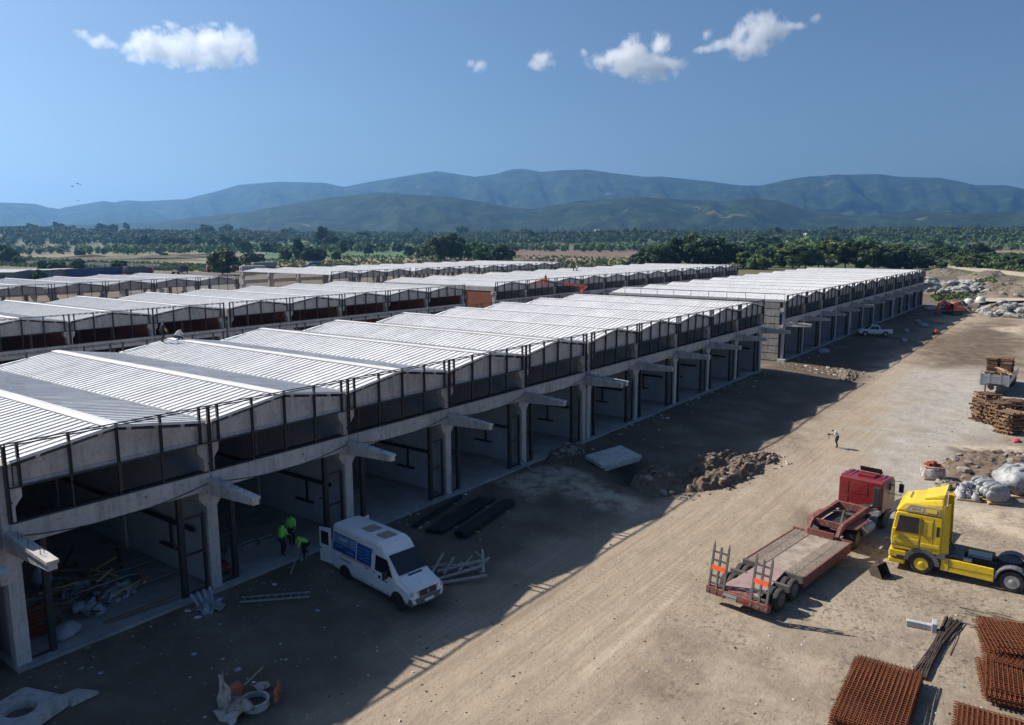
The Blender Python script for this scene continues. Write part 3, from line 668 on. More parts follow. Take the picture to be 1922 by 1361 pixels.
for o in _tmp: bpy.data.objects.remove(o)
def person(p_, loc, face, label, shirt, legs, scale=1., group=None, hair=None, vest=False):
    me = _bm[p_].copy()
    for m in (shirt, SKIN, hair or HAIR, legs, SHOE): me.materials.append(m)
    o = put('person', me, None, loc, face); o.scale = (scale,)*3; return tag(o, label, 'person', group)
# ------------------------------------------------------------------ vehicle helpers
def lathe(mb, prof, n=24, m=0, c=(0, 0, 0)):   # prof: (radius, axial y)
    rings = []
    for r, y in prof: rings.append([(c[0]+r*math.cos(2*math.pi*i/n), c[1]+y, c[2]+r*math.sin(2*math.pi*i/n)) for i in range(n)])
    return mb.loft(rings, m, cap=True)
def wheel(parent, x, y, r, wd, side, rimmat, z=0., dual=False):
    def f():
        mb = MB(); a = wd/2
        lathe(mb, [(r*.60, -a), (r*.86, -a), (r*.97, -a*.8), (r, -a*.45), (r, a*.45), (r*.97, a*.8), (r*.86, a), (r*.60, a)], 28)
        if dual:
            s = side; o_ = -s*(wd+.05)
            lathe(mb, [(r*.60, o_-a), (r*.86, o_-a), (r*.97, o_-a*.8), (r, o_-a*.4), (r, o_+a*.4), (r*.97, o_+a*.8), (r*.86, o_+a), (r*.60, o_+a)], 28)
        return mb.mesh('wheel', [RUBBER], smooth=False)
    def g():
        mb = MB(); s = side; a = wd/2
        lathe(mb, [(r*.61, s*(a+.004)), (r*.58, s*(a-.015)), (r*.52, s*(a-.07)), (r*.30, s*(a-.06)), (r*.27, s*(a+.01)), (r*.17, s*(a+.03)), (r*.15, s*(a+.05)), (.01, s*(a+.05))], 20)
        for k in range(8):
            t = k*math.pi/4; mb.cyl((r*.4*math.cos(t), s*(a-.065), r*.4*math.sin(t)), (r*.4*math.cos(t), s*(a-.045), r*.4*math.sin(t)), r*.055, n=6, m=1)
        return mb.mesh('rim', [rimmat, BLACK])
    wo = put('wheel', cached(('wh', r, wd, dual, side), f), parent, (x, y, z+r)); put('rim', cached(('rim', r, wd, side, rimmat.name), g), wo); return wo
def P_(parent, name, mt, fn, bevel=0., loc=None, rz=0, smooth=False): 
    mb = MB(); fn(mb); return mb.build(name, mt, parent, loc, rz, smooth, bevel)
def paint(name, c, rough=.42, dirt=((.30, .25, .19), .6), c2=None):
    m = mat(name, c, c2 or tuple(x*.85 for x in c), 1.2, rough, dirt=dirt, spec=.5); m.node_tree.nodes['Principled BSDF'].inputs['Coat Weight'].default_value = .25; return m
YEL = paint('yellow_paint', (.78, .52, .012)); REDP = paint('red_cab_paint', (.20, .012, .016), .35, ((.22, .12, .10), .4)); VANW = paint('van_white', (.78, .79, .80), .3, ((.5, .47, .42), .25))
MAROON = mat('faded_red_steel', (.19, .055, .045), (.14, .04, .035), 1.5, .7, dirt=((.30, .21, .17), .8)); DECK = mat('worn_deck_boards', (.21, .165, .13), (.14, .11, .085), 1.6, .9, dirt=((.36, .30, .24), .8), vary=.12)
DECKP = mat('dusty_deck_plate', (.38, .31, .25), (.22, .175, .14), 1.4, .9, dirt=((.14, .11, .09), .7)); PINKD = mat('dusty_red_plate', (.33, .24, .22), (.27, .18, .165), 1.2, .85, dirt=((.20, .09, .08), .5))
STEELG = mat('worn_grey_steel', (.10, .098, .095), (.17, .15, .13), 3., .6, metal=.3); REFL = mat('orange_reflector', (.85, .13, .02), (.8, .10, .02), 3., .4); ALU = mat('dull_aluminium', (.42, .43, .44), (.32, .33, .34), 2., .45, metal=.4)
LAMP = mat('lamp_lens', (.45, .42, .38), (.35, .32, .28), 5., .2); REDL = mat('red_lens', (.35, .01, .01), rough=.25)
BLUEF = mat('blue_window_film', (.02, .10, .36), (.015, .06, .22), 1.5, .25); LBLUE = mat('pale_blue_film', (.22, .33, .50), (.12, .20, .36), 1.5, .25); WHITEF = mat('white_print', (.7, .73, .78), rough=.4); ORANGEF = mat('orange_stripe', (.75, .32, .06), rough=.4)
# ------------------------------------------------------------------ white van
vp = (gp(748, 1142)+gp(650, 1090))/2; VR = R(-97.3)
ctr = vp[:2]+.92*np.array((math.cos(VR+math.pi/2), math.sin(VR+math.pi/2)))
van = thing('cargo_van', 'white high roof van with blue window stickers and open rear doors', 'van', (ctr[0], ctr[1], G(*ctr)+.0), VR)
def ring(x, zb, zt, w0, wt, zm=1.15, r=.16):
    zm = min(zm, zt-.2); h = [(w0*.93, zb), (w0, zb+.18), (w0, zm), (wt, zt-r), (wt-.05, zt-r*.35), (wt-.17, zt), (0, zt+.015)]
    return [(x, y, z) for y, z in h]+[(x, -y, z) for y, z in h[::-1][1:]]
vst = [(-3.22, .45, 2.40, .90, .76), (-3.12, .40, 2.56, .95, .80), (-1.5, .36, 2.60, .97, .83), (.4, .36, 2.60, .97, .83), (.78, .36, 2.50, .97, .82), (1.12, .36, 2.16, .97, .80), (1.96, .36, 1.42, .97, .86), (2.62, .38, 1.16, .95, .86), (2.86, .42, 1.02, .90, .80), (2.93, .45, .80, .86, .76)]
P_(van, 'body', VANW, lambda mb: mb.loft([ring(*s) for s in vst]), .02)
def vside(x, z, s, off=.008):
    y = .97+(.83-.97)*max(0, (z-1.15))/(2.44-1.15); return (x, s*(y+off), z)
def vpanel(name, mt, x0, x1, z0, z1, s, off=.008, parent=None, sk=0): 
    def f(mb):
        a = [vside(x0+sk, z0, s, off), vside(x1, z0, s, off), vside(x1, z1, s, off), vside(x0, z1, s, off)]; b = [vside(q[0], q[2], s, off-.012) for q in a]
        mb.hexa(a+b)
    return P_(parent or van, name, mt, f)
for s in (-1, 1):
    w1 = vpanel('side_window', BLUEF, -3.02, -1.16, 1.34, 2.20, s); vpanel('window_print', LBLUE, -2.97, -1.2, 1.72, 2.16, s, .012, w1)
    for k, (a, b, z) in enumerate(((-2.55, -1.9, 1.98), (-2.7, -1.5, 1.84), (-2.8, -2.2, 1.60), (-1.9, -1.35, 1.52))): vpanel('window_print', WHITEF if k < 1 else LBLUE, a, b, z-.03, z+.03, s, .016, w1)
    w2 = vpanel('side_window', BLUEF, -1.08, .06, 1.34, 2.18, s)
    for k in range(4): vpanel('window_print', LBLUE, -.95, -.6, 1.50+k*.16, 1.535+k*.16, s, .012, w2); vpanel('window_print', LBLUE, -.45, -.1, 1.50+k*.16, 1.535+k*.16, s, .012, w2)
    vpanel('orange_stripe', ORANGEF, -2.3, .1, 1.26, 1.31, s); vpanel('slide_track', BLACK, -2.4, -1.5, 1.03, 1.07, s); vpanel('door_seam', BLACK, .11, .16, .45, 2.2, s)
    P_(van, 'door_glass', GLASS, lambda mb: mb.hexa([vside(.36, 1.32, s, .01), vside(1.62, 1.32, s, .01), vside(1.16, 1.98, s, .01), vside(.36, 2.02, s, .01), vside(.36, 1.32, s, -.01), vside(1.62, 1.32, s, -.01), vside(1.16, 1.98, s, -.01), vside(.36, 2.02, s, -.01)]))
    P_(van, 'mirror', BLACK, lambda mb: (mb.cbox((1.35, s*1.15, 1.40), (.12, .22, .34)), mb.bar((1.35, s*.95, 1.3), (1.35, s*1.1, 1.3), .05, .05)), .02)
    vpanel('door_handle', BLACK, .24, .40, 1.18, 1.22, s); vpanel('slide_handle', BLACK, -.35, -.15, 1.18, 1.22, s)
    if s < 0: vpanel('door_logo', BLUEF, .62, .80, 1.02, 1.16, s); vpanel('door_logo', LBLUE, .85, 1.3, .98, 1.03, s)
    for wx in (-2.0, 2.0):
        P_(van, 'wheel_arch', BLACK, lambda mb: mb.xz([(wx+.47*math.cos(a), .34+.47*math.sin(a)) for a in np.linspace(-.25, math.pi+.25, 16)], s*.94, s*.985))
        wheel(van, wx, s*.87, .345, .22, s, BLACK)
    P_(van, 'headlamp', LAMP, lambda mb: mb.hexa([(2.86, s*.52, .80), (2.80, s*.89, .80), (2.80, s*.89, .96), (2.86, s*.52, .97), (2.94, s*.50, .80), (2.88, s*.905, .80), (2.83, s*.905, .96), (2.90, s*.50, .97)]))
ws = [(1.16, .74, 2.13), (1.16, -.74, 2.13), (1.94, -.80, 1.455), (1.94, .80, 1.455)]
P_(van, 'windscreen', GLASS, lambda mb: mb.hexa([(x, y, z+.0) for x, y, z in ws]+[(x+.02, y, z+.03) for x, y, z in ws]))
P_(van, 'bonnet_vent', BLACK, lambda mb: mb.hexa([(2.02, -.38, 1.39), (2.02, .38, 1.39), (2.10, .38, 1.36), (2.10, -.38, 1.36), (2.02, -.38, 1.425), (2.02, .38, 1.425), (2.10, .38, 1.395), (2.10, -.38, 1.395)]))
gr = P_(van, 'grille', BLACK, lambda mb: mb.hexa([(2.86, -.48, .72), (2.86, .48, .72), (2.86, .48, .96), (2.86, -.48, .96), (2.96, -.48, .72), (2.96, .48, .72), (2.92, .46, .97), (2.92, -.46, .97)]))
P_(gr, 'badge', CHROME, lambda mb: (lathe(mb, [(.085, 0), (.085, .015), (.07, .015), (.07, 0)], 18), [mb.bar((0, .008, 0), (.075*math.sin(a), .008, .075*math.cos(a)), .014, .014) for a in (0, 2.094, 4.189)]), loc=(2.955, 0, .85), rz=R(-90))
bp_ = P_(van, 'bumper', GREYP, lambda mb: mb.loft([[(2.62, y, .36), (3.0-.12*abs(y), y, .36), (3.02-.12*abs(y), y, .68), (2.7, y, .70)] for y in (-.93, -.6, 0, .6, .93)]), .02)
P_(bp_, 'number_plate', WHITEF, lambda mb: mb.box(3.01, 3.025, -.26, .26, .46, .57)); P_(van, 'roof_hatch', mat('rust_stained_hatch', (.40, .33, .26), (.26, .18, .11), 6, .8, dirt=((.10, .06, .04), .9)), lambda mb: mb.box(-1.45, -.75, -.35, .35, 2.60, 2.635)); put('roof_hatch', bpy.data.meshes['roof_hatch'], van, (1.15, 0, 0))
for s, ang in ((-1, R(97)), (1, R(-150))):
    dr = P_(van, 'rear_door', VANW, lambda mb: mb.loft([[(-.02, 0, .48), (.03, 0, .48), (.03, 0, 2.3), (-.02, 0, 2.3)], [(-.02, -s*.86, .48), (.03, -s*.86, .48), (.03, -s*.84, 2.2), (-.02, -s*.84, 2.2)]]), .02, (-3.24, s*.9, 0), ang)
    P_(dr, 'door_window', GLASS, lambda mb: mb.box(-.026, .036, min(-s*.16, -s*.72), max(-s*.16, -s*.72), 1.38, 2.05)); P_(dr, 'door_handle', BLACK, lambda mb: mb.box(-.04, .05, min(-s*.7, -s*.82), max(-s*.7, -s*.82), 1.12, 1.18))
P_(van, 'rear_shade_sheet', BLACK, lambda mb: mb.box(-3.232, -3.215, -.8, .8, .52, 2.25))  # upright black sheet stands in for the shade inside the open rear
# ------------------------------------------------------------------ low-loader trailer
TA = R(-7.4); to = np.array((21.0, -19.45)); tz = -.6
TL = lambda x, y: (to[0]+x*math.cos(TA)-y*math.sin(TA), to[1]+x*math.sin(TA)+y*math.cos(TA))
tr = thing('low_loader_trailer', 'dusty red low-loader trailer with raised rear ramps on the dirt road', 'trailer', (to[0], to[1], tz), TA)
HW = 1.5
P_(tr, 'chassis', MAROON, lambda mb: (mb.box(3.6, 9.25, -HW, HW, .42, .84), mb.hexa([(.1, -.62, .42), (3.6, -.62, .42), (3.6, .62, .42), (.1, .62, .42), (.1, -.62, .86), (3.6, -.62, .93), (3.6, .62, .93), (.1, .62, .86)]), mb.box(.0, .28, -HW, HW, .46, .80), mb.box(9.25, 9.32, -1.58, 1.58, .45, .99)), .02)
for k, (y0, y1) in enumerate(((-1.42, -1.02), (-1.0, -.55), (.55, 1.0), (1.02, 1.42))): P_(tr, 'deck_plank', DECK, lambda mb: mb.box(3.72, 9.22, y0, y1, .84, .905))
P_(tr, 'centre_plate', DECKP, lambda mb: mb.box(3.72, 9.22, -.53, .53, .84, .885))
P_(tr, 'rear_plate', PINKD, lambda mb: mb.hexa([(.3, -.9, .80), (3.6, -.6, .93), (3.6, .6, .93), (.3, .9, .80), (.3, -.9, .86), (3.6, -.6, .99), (3.6, .6, .99), (.3, .9, .86)]))
for s in (-1, 1):
    P_(tr, 'side_rail', MAROON, lambda mb: mb.box(3.6, 9.25, min(s*1.44, s*1.52), max(s*1.44, s*1.52), .40, .93), .01)
    P_(tr, 'axle_crossbar', STEELG, lambda mb: mb.box(3.45, 3.6, min(s*.55, s*1.5), max(s*.55, s*1.5), .62, .98), .01); P_(tr, 'axle_crossbar', STEELG, lambda mb: mb.box(2.12, 2.28, min(s*.6, s*1.45), max(s*.6, s*1.45), .62, .94), .01)
    for x in (1.5, 2.86): wheel(tr, x, s*1.27, .50, .27, s, STEELG, dual=True)
    rp = P_(tr, 'ramp', STEELG, lambda mb: [mb.bar((0, y, .5), (.42, y, 2.55), .09, .10, w2=.09, h2=.07) for y in (-.36, 0., .36)]+[mb.bar((.42*k, -.36, .5+2.05*k), (.42*k, .36, .5+2.05*k), .06, .08) for k in (.06, .2, .36, .52, .70, .88)]+[mb.bar((.42, y, 2.55), (.46, y, 2.78), .085, .06, w2=.02, h2=.02) for y in (-.36, .36)], loc=(.02, s*1.02, .05))
    P_(rp, 'reflector_board', REFL, lambda mb: mb.cbox((.19, 0, 1.62), (.03, .66, .20), tilt=R(11)))
    P_(tr, 'tail_lamp', REDL, lambda mb: mb.box(-.012, .0, min(s*.35, s*.5), max(s*.35, s*.5), .56, .66))
    def neck(mb):
        prof = [(8.95, .80), (9.3, 1.15), (9.55, 1.42), (9.9, 1.56), (13.35, 1.60)]
        for (xa, za), (xb, zb) in zip(prof[:-1], prof[1:]):
            mb.hexa([(xa, s*.78-.09, za-.34), (xb, s*.78-.09, zb-.34), (xb, s*.78+.09, zb-.34), (xa, s*.78+.09, za-.34), (xa, s*.78-.09, za), (xb, s*.78-.09, zb), (xb, s*.78+.09, zb), (xa, s*.78+.09, za)])
    P_(tr, 'neck_rail', MAROON, neck)
    P_(tr, 'neck_wing', MAROON, lambda mb: mb.hexa([(10.1, s*.9, 1.26), (12.3, s*.9, 1.26), (12.3, s*1.35, 1.20), (10.4, s*1.35, 1.20), (10.1, s*.9, 1.32), (12.3, s*.9, 1.32), (12.3, s*1.35, 1.26), (10.4, s*1.35, 1.26)]))
P_(tr, 'neck_crossbeam', MAROON, lambda mb: (mb.box(9.0, 9.14, -.68, .68, .9, 1.22), mb.box(9.9, 10.05, -.68, .68, 1.2, 1.5), mb.box(13.2, 13.4, -.9, .9, 1.22, 1.6)))
P_(tr, 'neck_brace', STEELG, lambda mb: (mb.bar((10.1, -.6, 1.35), (12.4, .1, 1.38), .08, .08), mb.bar((12.2, -.6, 1.35), (12.4, .6, 1.35), .08, .08), mb.bar((11.8, .6, 1.4), (12.8, -.2, 1.4), .06, .06)))
P_(tr, 'neck_floor', BLACK, lambda mb: mb.box(10.05, 13.2, -.68, .68, 1.10, 1.16))
P_(tr, 'number_plate', ALU, lambda mb: (mb.box(-.014, -.002, -.02, .62, .60, .74), mb.box(-.014, -.002, .0, .50, .48, .56)))
# ------------------------------------------------------------------ red tractor unit
rx, ry = TL(14.2, -.1)
rt_ = thing('tractor_truck', 'dark red tractor unit coupled to the low-loader trailer, seen from behind', 'truck', (rx, ry, tz), TA)
def capx(mb, poly, hw, ins=.06): 
    mb.loft([[(x, -hw+ins, z) for x, z in poly], [(x, -hw, z) for x, z in poly], [(x, hw, z) for x, z in poly], [(x, hw-ins, z) for x, z in poly]])
P_(rt_, 'cab', REDP, lambda mb: mb.xz([(0, 1.05), (.0, 2.78), (.08, 2.9), (1.72, 2.86), (1.98, 2.62), (2.15, 1.75), (2.18, .62), (1.55, .55), (1.5, 1.0)], -1.22, 1.22), .07)
bk = P_(rt_, 'rear_panel', REDP, lambda mb: mb.box(-.02, .02, -.40, .52, 1.95, 2.62), .015); P_(rt_, 'rear_panel', REDP, lambda mb: mb.box(-.02, .02, .66, 1.06, 1.95, 2.62), .015); P_(rt_, 'rear_panel', REDP, lambda mb: mb.box(-.02, .02, .66, 1.06, 1.3, 1.7), .015)
P_(rt_, 'roof_hatch', REDP, lambda mb: mb.box(.55, 1.15, -.52, .42, 2.89, 3.0), .04)
P_(rt_, 'air_deflector', BLACK, lambda mb: mb.hexa([(1.6, -.62, 2.9), (1.7, -.62, 2.9), (1.7, .62, 2.9), (1.6, .62, 2.9), (1.42, -.6, 3.22), (1.5, -.6, 3.22), (1.5, .6, 3.22), (1.42, .6, 3.22)]), .02)
for k in (-.9, -.5, .7, .95): P_(rt_, 'roof_rib', REDP, lambda mb: mb.box(.2, 1.6, k-.03, k+.03, 2.88, 2.91))
P_(rt_, 'air_intake', BLACK, lambda mb: (mb.box(-.34, -.03, -1.16, -.80, 1.5, 2.62), mb.tube([(-.2, -.98, 1.6), (-.25, -.7, 1.45), (-.3, -.3, 1.45), (-.3, -.15, 1.25)], .12, 10), mb.cyl((-.45, -.1, 1.1), (-.15, -.1, 1.1), .2, n=14)), .03)
P_(rt_, 'exhaust_box', ALU, lambda mb: mb.box(-.3, .0, -1.2, -.6, 1.02, 1.32), .03)
for s in (-1, 1):
    P_(rt_, 'door_glass', GLASS, lambda mb: mb.hexa([(1.0, s*1.215, 1.86), (1.95, s*1.215, 1.80), (1.86, s*1.215, 2.6), (1.0, s*1.215, 2.62), (1.0, s*1.232, 1.86), (1.95, s*1.232, 1.80), (1.86, s*1.232, 2.6), (1.0, s*1.232, 2.62)]))
    P_(rt_, 'mirror', BLACK, lambda mb: (mb.cbox((1.95, s*1.58, 2.2), (.14, .24, .5)), mb.bar((1.9, s*1.2, 2.55), (1.95, s*1.58, 2.6), .035, .035), mb.bar((1.95, s*1.58, 2.6), (1.95, s*1.58, 1.75), .035, .035), mb.bar((1.9, s*1.2, 1.8), (1.95, s*1.58, 1.75), .035, .035)), .02)
    wheel(rt_, .85, s*1.05, .5, .3, s, STEELG); wheel(rt_, -3.3, s*1.02, .5, .28, s, STEELG, dual=True)
    P_(rt_, 'mudguard', BLACK, lambda mb: mb.loft([[(-3.3+.62*math.cos(a), s*.72, .5+.62*math.sin(a)), (-3.3+.62*math.cos(a), s*1.22, .5+.62*math.sin(a)), (-3.3+.58*math.cos(a), s*1.22, .5+.58*math.sin(a)), (-3.3+.58*math.cos(a), s*.72, .5+.58*math.sin(a))] for a in np.linspace(.1, math.pi-.1, 9)]))
    P_(rt_, 'fuel_tank', ALU, lambda mb: mb.cyl((-2.2, s*.95, .62), (-.9, s*.95, .62), .3, n=16), .02)
    P_(rt_, 'wheel_arch', BLACK, lambda mb: mb.xz([(.85+.62*math.cos(a), .52+.62*math.sin(a)) for a in np.linspace(0, math.pi, 12)], s*1.17, s*1.245))
P_(rt_, 'windscreen', GLASS, lambda mb: mb.hexa([(2.16, -1.1, 1.8), (2.16, 1.1, 1.8), (2.0, 1.05, 2.58), (2.0, -1.05, 2.58), (2.19, -1.1, 1.8), (2.19, 1.1, 1.8), (2.03, 1.05, 2.6), (2.03, -1.05, 2.6)]))
P_(rt_, 'chassis_frame', BLACK, lambda mb: [mb.box(-4.1, 1.9, y-.08, y+.08, .72, 1.0) for y in (-.42, .42)]+[mb.box(-4.1, -3.95, -.5, .5, .7, 1.0), mb.box(-.9, .2, -.5, .5, .6, 1.15)], .01)
P_(rt_, 'fifth_wheel', BLACK, lambda mb: mb.cyl((-3.2, 0, 1.02), (-3.2, 0, 1.09), .5, n=20))
# ------------------------------------------------------------------ yellow tractor unit
yo = gp(1727, 1077); YA = R(92.8); yc = yo[:2]+1.18*np.array((math.cos(YA-math.pi/2), math.sin(YA-math.pi/2)))
yt = thing('tractor_truck', 'bright yellow tractor unit without trailer, facing left at the right edge', 'truck', (yc[0], yc[1], -.6), YA)
arch = [(.62*math.cos(a), .52+.62*math.sin(a)) for a in np.linspace(.1, math.pi-.1, 11)]
P_(yt, 'cab', YEL, lambda mb: mb.xz([(1.36, 1.06), (1.42, 1.5), (1.40, 2.0), (1.28, 2.92), (1.18, 3.02), (-.74, 3.02), (-.78, 2.9), (-.78, 1.14)], -1.23, 1.23), .06)
P_(yt, 'front_bumper', YEL, lambda mb: (mb.box(.66, 1.46, -1.24, 1.24, .62, 1.04), mb.box(.72, 1.48, -1.22, 1.22, .32, .58)), .07)
P_(yt, 'step_recess', BLACK, lambda mb: (mb.box(.8, 1.3, 1.215, 1.228, .585, .615), mb.box(.75, 1.1, 1.215, 1.246, .66, .78)))
def roofq(mb):
    a = [(1.30, 1.20, 3.03), (-.76, 1.22, 3.03), (-.76, -1.22, 3.03), (1.30, -1.20, 3.03)]; b = [(1.02, 1.10, 3.42), (-.76, 1.14, 3.62), (-.76, -1.14, 3.62), (1.02, -1.10, 3.42)]; c = [(.55, .86, 3.64), (-.72, .98, 3.90), (-.72, -.98, 3.90), (.55, -.86, 3.64)]
    mb.loft([a, b, c])
rf = P_(yt, 'roof_fairing', YEL, roofq, .07)
P_(rf, 'spoiler', YEL, lambda mb: mb.hexa([(.15, -.92, 3.76), (.15, .92, 3.76), (-.74, .96, 3.92), (-.74, -.96, 3.92), (.10, -.88, 3.79), (.10, .88, 3.79), (-.78, .90, 4.14), (-.78, -.90, 4.14)]), .03)
P_(rf, 'roof_lamp', CHROME, lambda mb: [mb.cyl((.75, y, 3.60), (.75, y+.16, 3.60), .035, n=8) for y in (-.5, -.25, .05, .3)])
dc = P_(yt, 'logo_decal', mat('grey_decal', (.33, .30, .28), rough=.5), lambda mb: mb.hexa([(.92, 1.215, 3.10), (-.62, 1.225, 3.10), (-.62, 1.168, 3.44), (.66, 1.160, 3.44), (.92, 1.232, 3.10), (-.62, 1.242, 3.10), (-.62, 1.185, 3.44), (.66, 1.178, 3.44)]))
tm = _tm['CF']; tm.materials.clear(); tm.materials.append(YEL); tx = put('lettering', tm, dc); tx.rotation_euler = (R(80), 0, R(180)); tx.location = (.3, 1.236, 3.14); tx.scale = (1.3, .52, 1)
tx2 = put('lettering', bpy.data.meshes.new('stripe'), dc); MBs = MB(); MBs.hexa([(-.05, 1.24, 3.18), (-.5, 1.243, 3.18), (-.5, 1.205, 3.36), (-.05, 1.203, 3.36), (-.05, 1.25, 3.18), (-.5, 1.253, 3.18), (-.5, 1.215, 3.36), (-.05, 1.213, 3.36)]); tx2.data = MBs.mesh('lettering', [YEL])
P_(yt, 'sun_visor', BLACK, lambda mb: mb.hexa([(1.28, -1.1, 2.96), (1.28, 1.1, 2.96), (1.60, 1.1, 2.78), (1.60, -1.1, 2.78), (1.28, -1.1, 3.0), (1.28, 1.1, 3.0), (1.60, 1.1, 2.82), (1.60, -1.1, 2.82)]))
P_(yt, 'windscreen', GLASS, lambda mb: mb.hexa([(1.38, -1.1, 1.9), (1.38, 1.1, 1.9), (1.28, 1.06, 2.86), (1.28, -1.06, 2.86), (1.43, -1.1, 1.9), (1.43, 1.1, 1.9), (1.32, 1.06, 2.88), (1.32, -1.06, 2.88)]))
for s in (-1, 1):
    sb = lambda mb, x0, x1, z0, z1, t=.012: mb.box(x0, x1, min(s*1.222, s*(1.23+t)), max(s*1.222, s*(1.23+t)), z0, z1)
    P_(yt, 'door_window', GLASS, lambda mb: mb.hexa([(.22, s*1.225, 2.02), (1.22, s*1.225, 2.0), (1.10, s*1.225, 2.84), (.22, s*1.225, 2.84), (.22, s*1.243, 2.02), (1.22, s*1.243, 2.0), (1.10, s*1.243, 2.84), (.22, s*1.243, 2.84)]))
    P_(yt, 'door_seam', BLACK, lambda mb: (sb(mb, .13, .16, 1.3, 2.9, .004), sb(mb, .13, 1.36, 1.27, 1.295, .004), sb(mb, -.42, -.40, 1.2, 2.9, .004)))
    P_(yt, 'locker_panel', YEL, lambda mb: sb(mb, -.36, .0, 1.98, 2.76, .02), .02); P_(yt, 'grab_rail', BLACK, lambda mb: (sb(mb, .06, .09, 2.0, 2.8, .05), sb(mb, -.68, -.54, 2.05, 2.55, .004)))
    P_(yt, 'door_moulding', YEL, lambda mb: (sb(mb, .2, 1.3, 1.42, 1.72, .03), sb(mb, -.72, .1, 1.42, 1.6, .03)), .03); P_(yt, 'mirror', YEL, lambda mb: (mb.cbox((1.28, s*1.36, 2.02), (.16, .20, .34)), mb.bar((1.2, s*1.2, 1.95), (1.28, s*1.36, 1.95), .05, .05)), .04)
    P_(yt, 'headlamp', LAMP, lambda mb: mb.box(1.40, 1.485, min(s*.8, s*1.18), max(s*.8, s*1.18), .68, .9), .02)
    P_(yt, 'wheel_arch', GREYP, lambda mb: mb.loft([[(r_*math.cos(a), s*1.0, .52+r_*math.sin(a)) for r_ in (.60, .80)]+[(r_*math.cos(a), s*1.265, .52+r_*math.sin(a)) for r_ in (.80, .60)] for a in np.linspace(.15, math.pi-.05, 12)]))
    P_(yt, 'arch_skirt', GREYP, lambda mb: sb(mb, -1.0, -.62, .98, 1.2, .02)); P_(yt, 'wheel_well', BLACK, lambda mb: mb.xz(arch, s*.7, s*1.2))
    wheel(yt, 0, s*1.06, .52, .31, s, YEL); wheel(yt, -3.76, s*1.04, .52, .3, s, ALU, dual=True)
    P_(yt, 'side_skirt', YEL, lambda mb: mb.hexa([(-.82, s*1.16, .42), (-3.05, s*1.16, .36), (-3.05, s*1.24, .36), (-.82, s*1.24, .42), (-.86, s*1.1, 1.06), (-3.02, s*1.1, 1.0), (-3.02, s*1.2, 1.0), (-.86, s*1.2, 1.06)]), .03)
    P_(yt, 'skirt_line', BLACK, lambda mb: (mb.box(-2.95, -1.2, min(s*1.235, s*1.24), max(s*1.235, s*1.24), .66, .685), mb.box(-1.18, -1.16, min(s*1.22, s*1.238), max(s*1.22, s*1.238), .45, 1.0)))
    P_(yt, 'rear_mudguard', GREYP, lambda mb: mb.loft([[(-3.76+.70*math.cos(a), s*.72, .52+.70*math.sin(a)), (-3.76+.70*math.cos(a), s*1.24, .52+.70*math.sin(a)), (-3.76+.64*math.cos(a), s*1.24, .52+.64*math.sin(a)), (-3.76+.64*math.cos(a), s*.72, .52+.64*math.sin(a))] for a in np.linspace(.05, math.pi-.05, 10)]))
    P_(yt, 'side_fairing', YEL, lambda mb: mb.hexa([(-.79, s*1.18, 1.15), (-1.12, s*1.10, 1.25), (-1.12, s*1.06, 1.25), (-.79, s*1.14, 1.15), (-.79, s*1.18, 3.6), (-1.05, s*1.06, 3.75), (-1.05, s*1.02, 3.75), (-.79, s*1.14, 3.6)]), .015)
P_(yt, 'chassis_frame', BLACK, lambda mb: [mb.box(-4.7, 1.2, y-.09, y+.09, .72, 1.02) for y in (-.42, .42)]+[mb.box(-4.7, -4.55, -.5, .5, .7, 1.0), mb.box(-2.2, -2.0, -.34, .34, .75, 1.0)], .01)
P_(yt, 'deck_plate', STEELG, lambda mb: mb.box(-1.75, -.85, -.95, .95, 1.04, 1.10)); P_(yt, 'battery_box', ALU, lambda mb: (mb.box(-2.1, -1.75, .75, 1.05, 1.04, 1.14), mb.box(-2.9, -1.9, -.3, .3, 1.03, 1.22)), .02)
P_(yt, 'fifth_wheel', BLACK, lambda mb: (mb.cyl((-3.6, 0, 1.12), (-3.6, 0, 1.2), .5, n=20), mb.box(-3.9, -3.2, -.45, .45, 1.02, 1.12), mb.bar((-3.0, .5, 1.1), (-3.0, .5, 1.4), .04, .04), mb.bar((-3.1, .5, 1.38), (-2.9, .5, 1.4), .05, .05)))
P_(yt, 'air_hoses', RUBBER, lambda mb: (mb.tube([(-.82, .2, 2.2), (-1.0, .25, 1.7), (-1.1, .3, 1.3), (-1.3, .2, 1.15)], .03, 6), mb.tube([(-.82, -.1, 2.1), (-1.05, -.1, 1.6), (-1.3, -.1, 1.15)], .03, 6)))
# ------------------------------------------------------------------ white pickup by the far row
po = gp(1640, 630); pk = thing('pickup_truck', 'white double cab pickup parked beside the far right block', 'pickup', (po[0], po[1], G(po[0], po[1])), R(118))
def pr(x, zb, zt, w0, wt): 
    zm = min(.98, zt-.06); h = [(w0*.94, zb), (w0, zb+.15), (w0, zm), (wt, zt-.05), (wt-.08, zt)]
    return [(x, y, z) for y, z in h]+[(x, -y, z) for y, z in h[::-1]]
PW = paint('pickup_white', (.75, .76, .77)); 
P_(pk, 'body', PW, lambda mb: (mb.loft([pr(-2.65, .5, 1.08, .9, .86), pr(-2.5, .45, 1.14, .93, .9), pr(-.7, .42, 1.14, .93, .9), pr(.9, .42, 1.12, .93, .88), pr(2.2, .45, 1.05, .92, .82), pr(2.6, .5, .9, .84, .74)]), mb.loft([pr(-.72, .9, 1.6, .9, .70), pr(-.45, .9, 1.76, .9, .70), pr(.55, .9, 1.76, .9, .70), pr(1.35, .9, 1.13, .9, .80)])), .02)
P_(pk, 'load_bed', BLACK, lambda mb: mb.box(-2.5, -.85, -.78, .78, 1.142, 1.152))
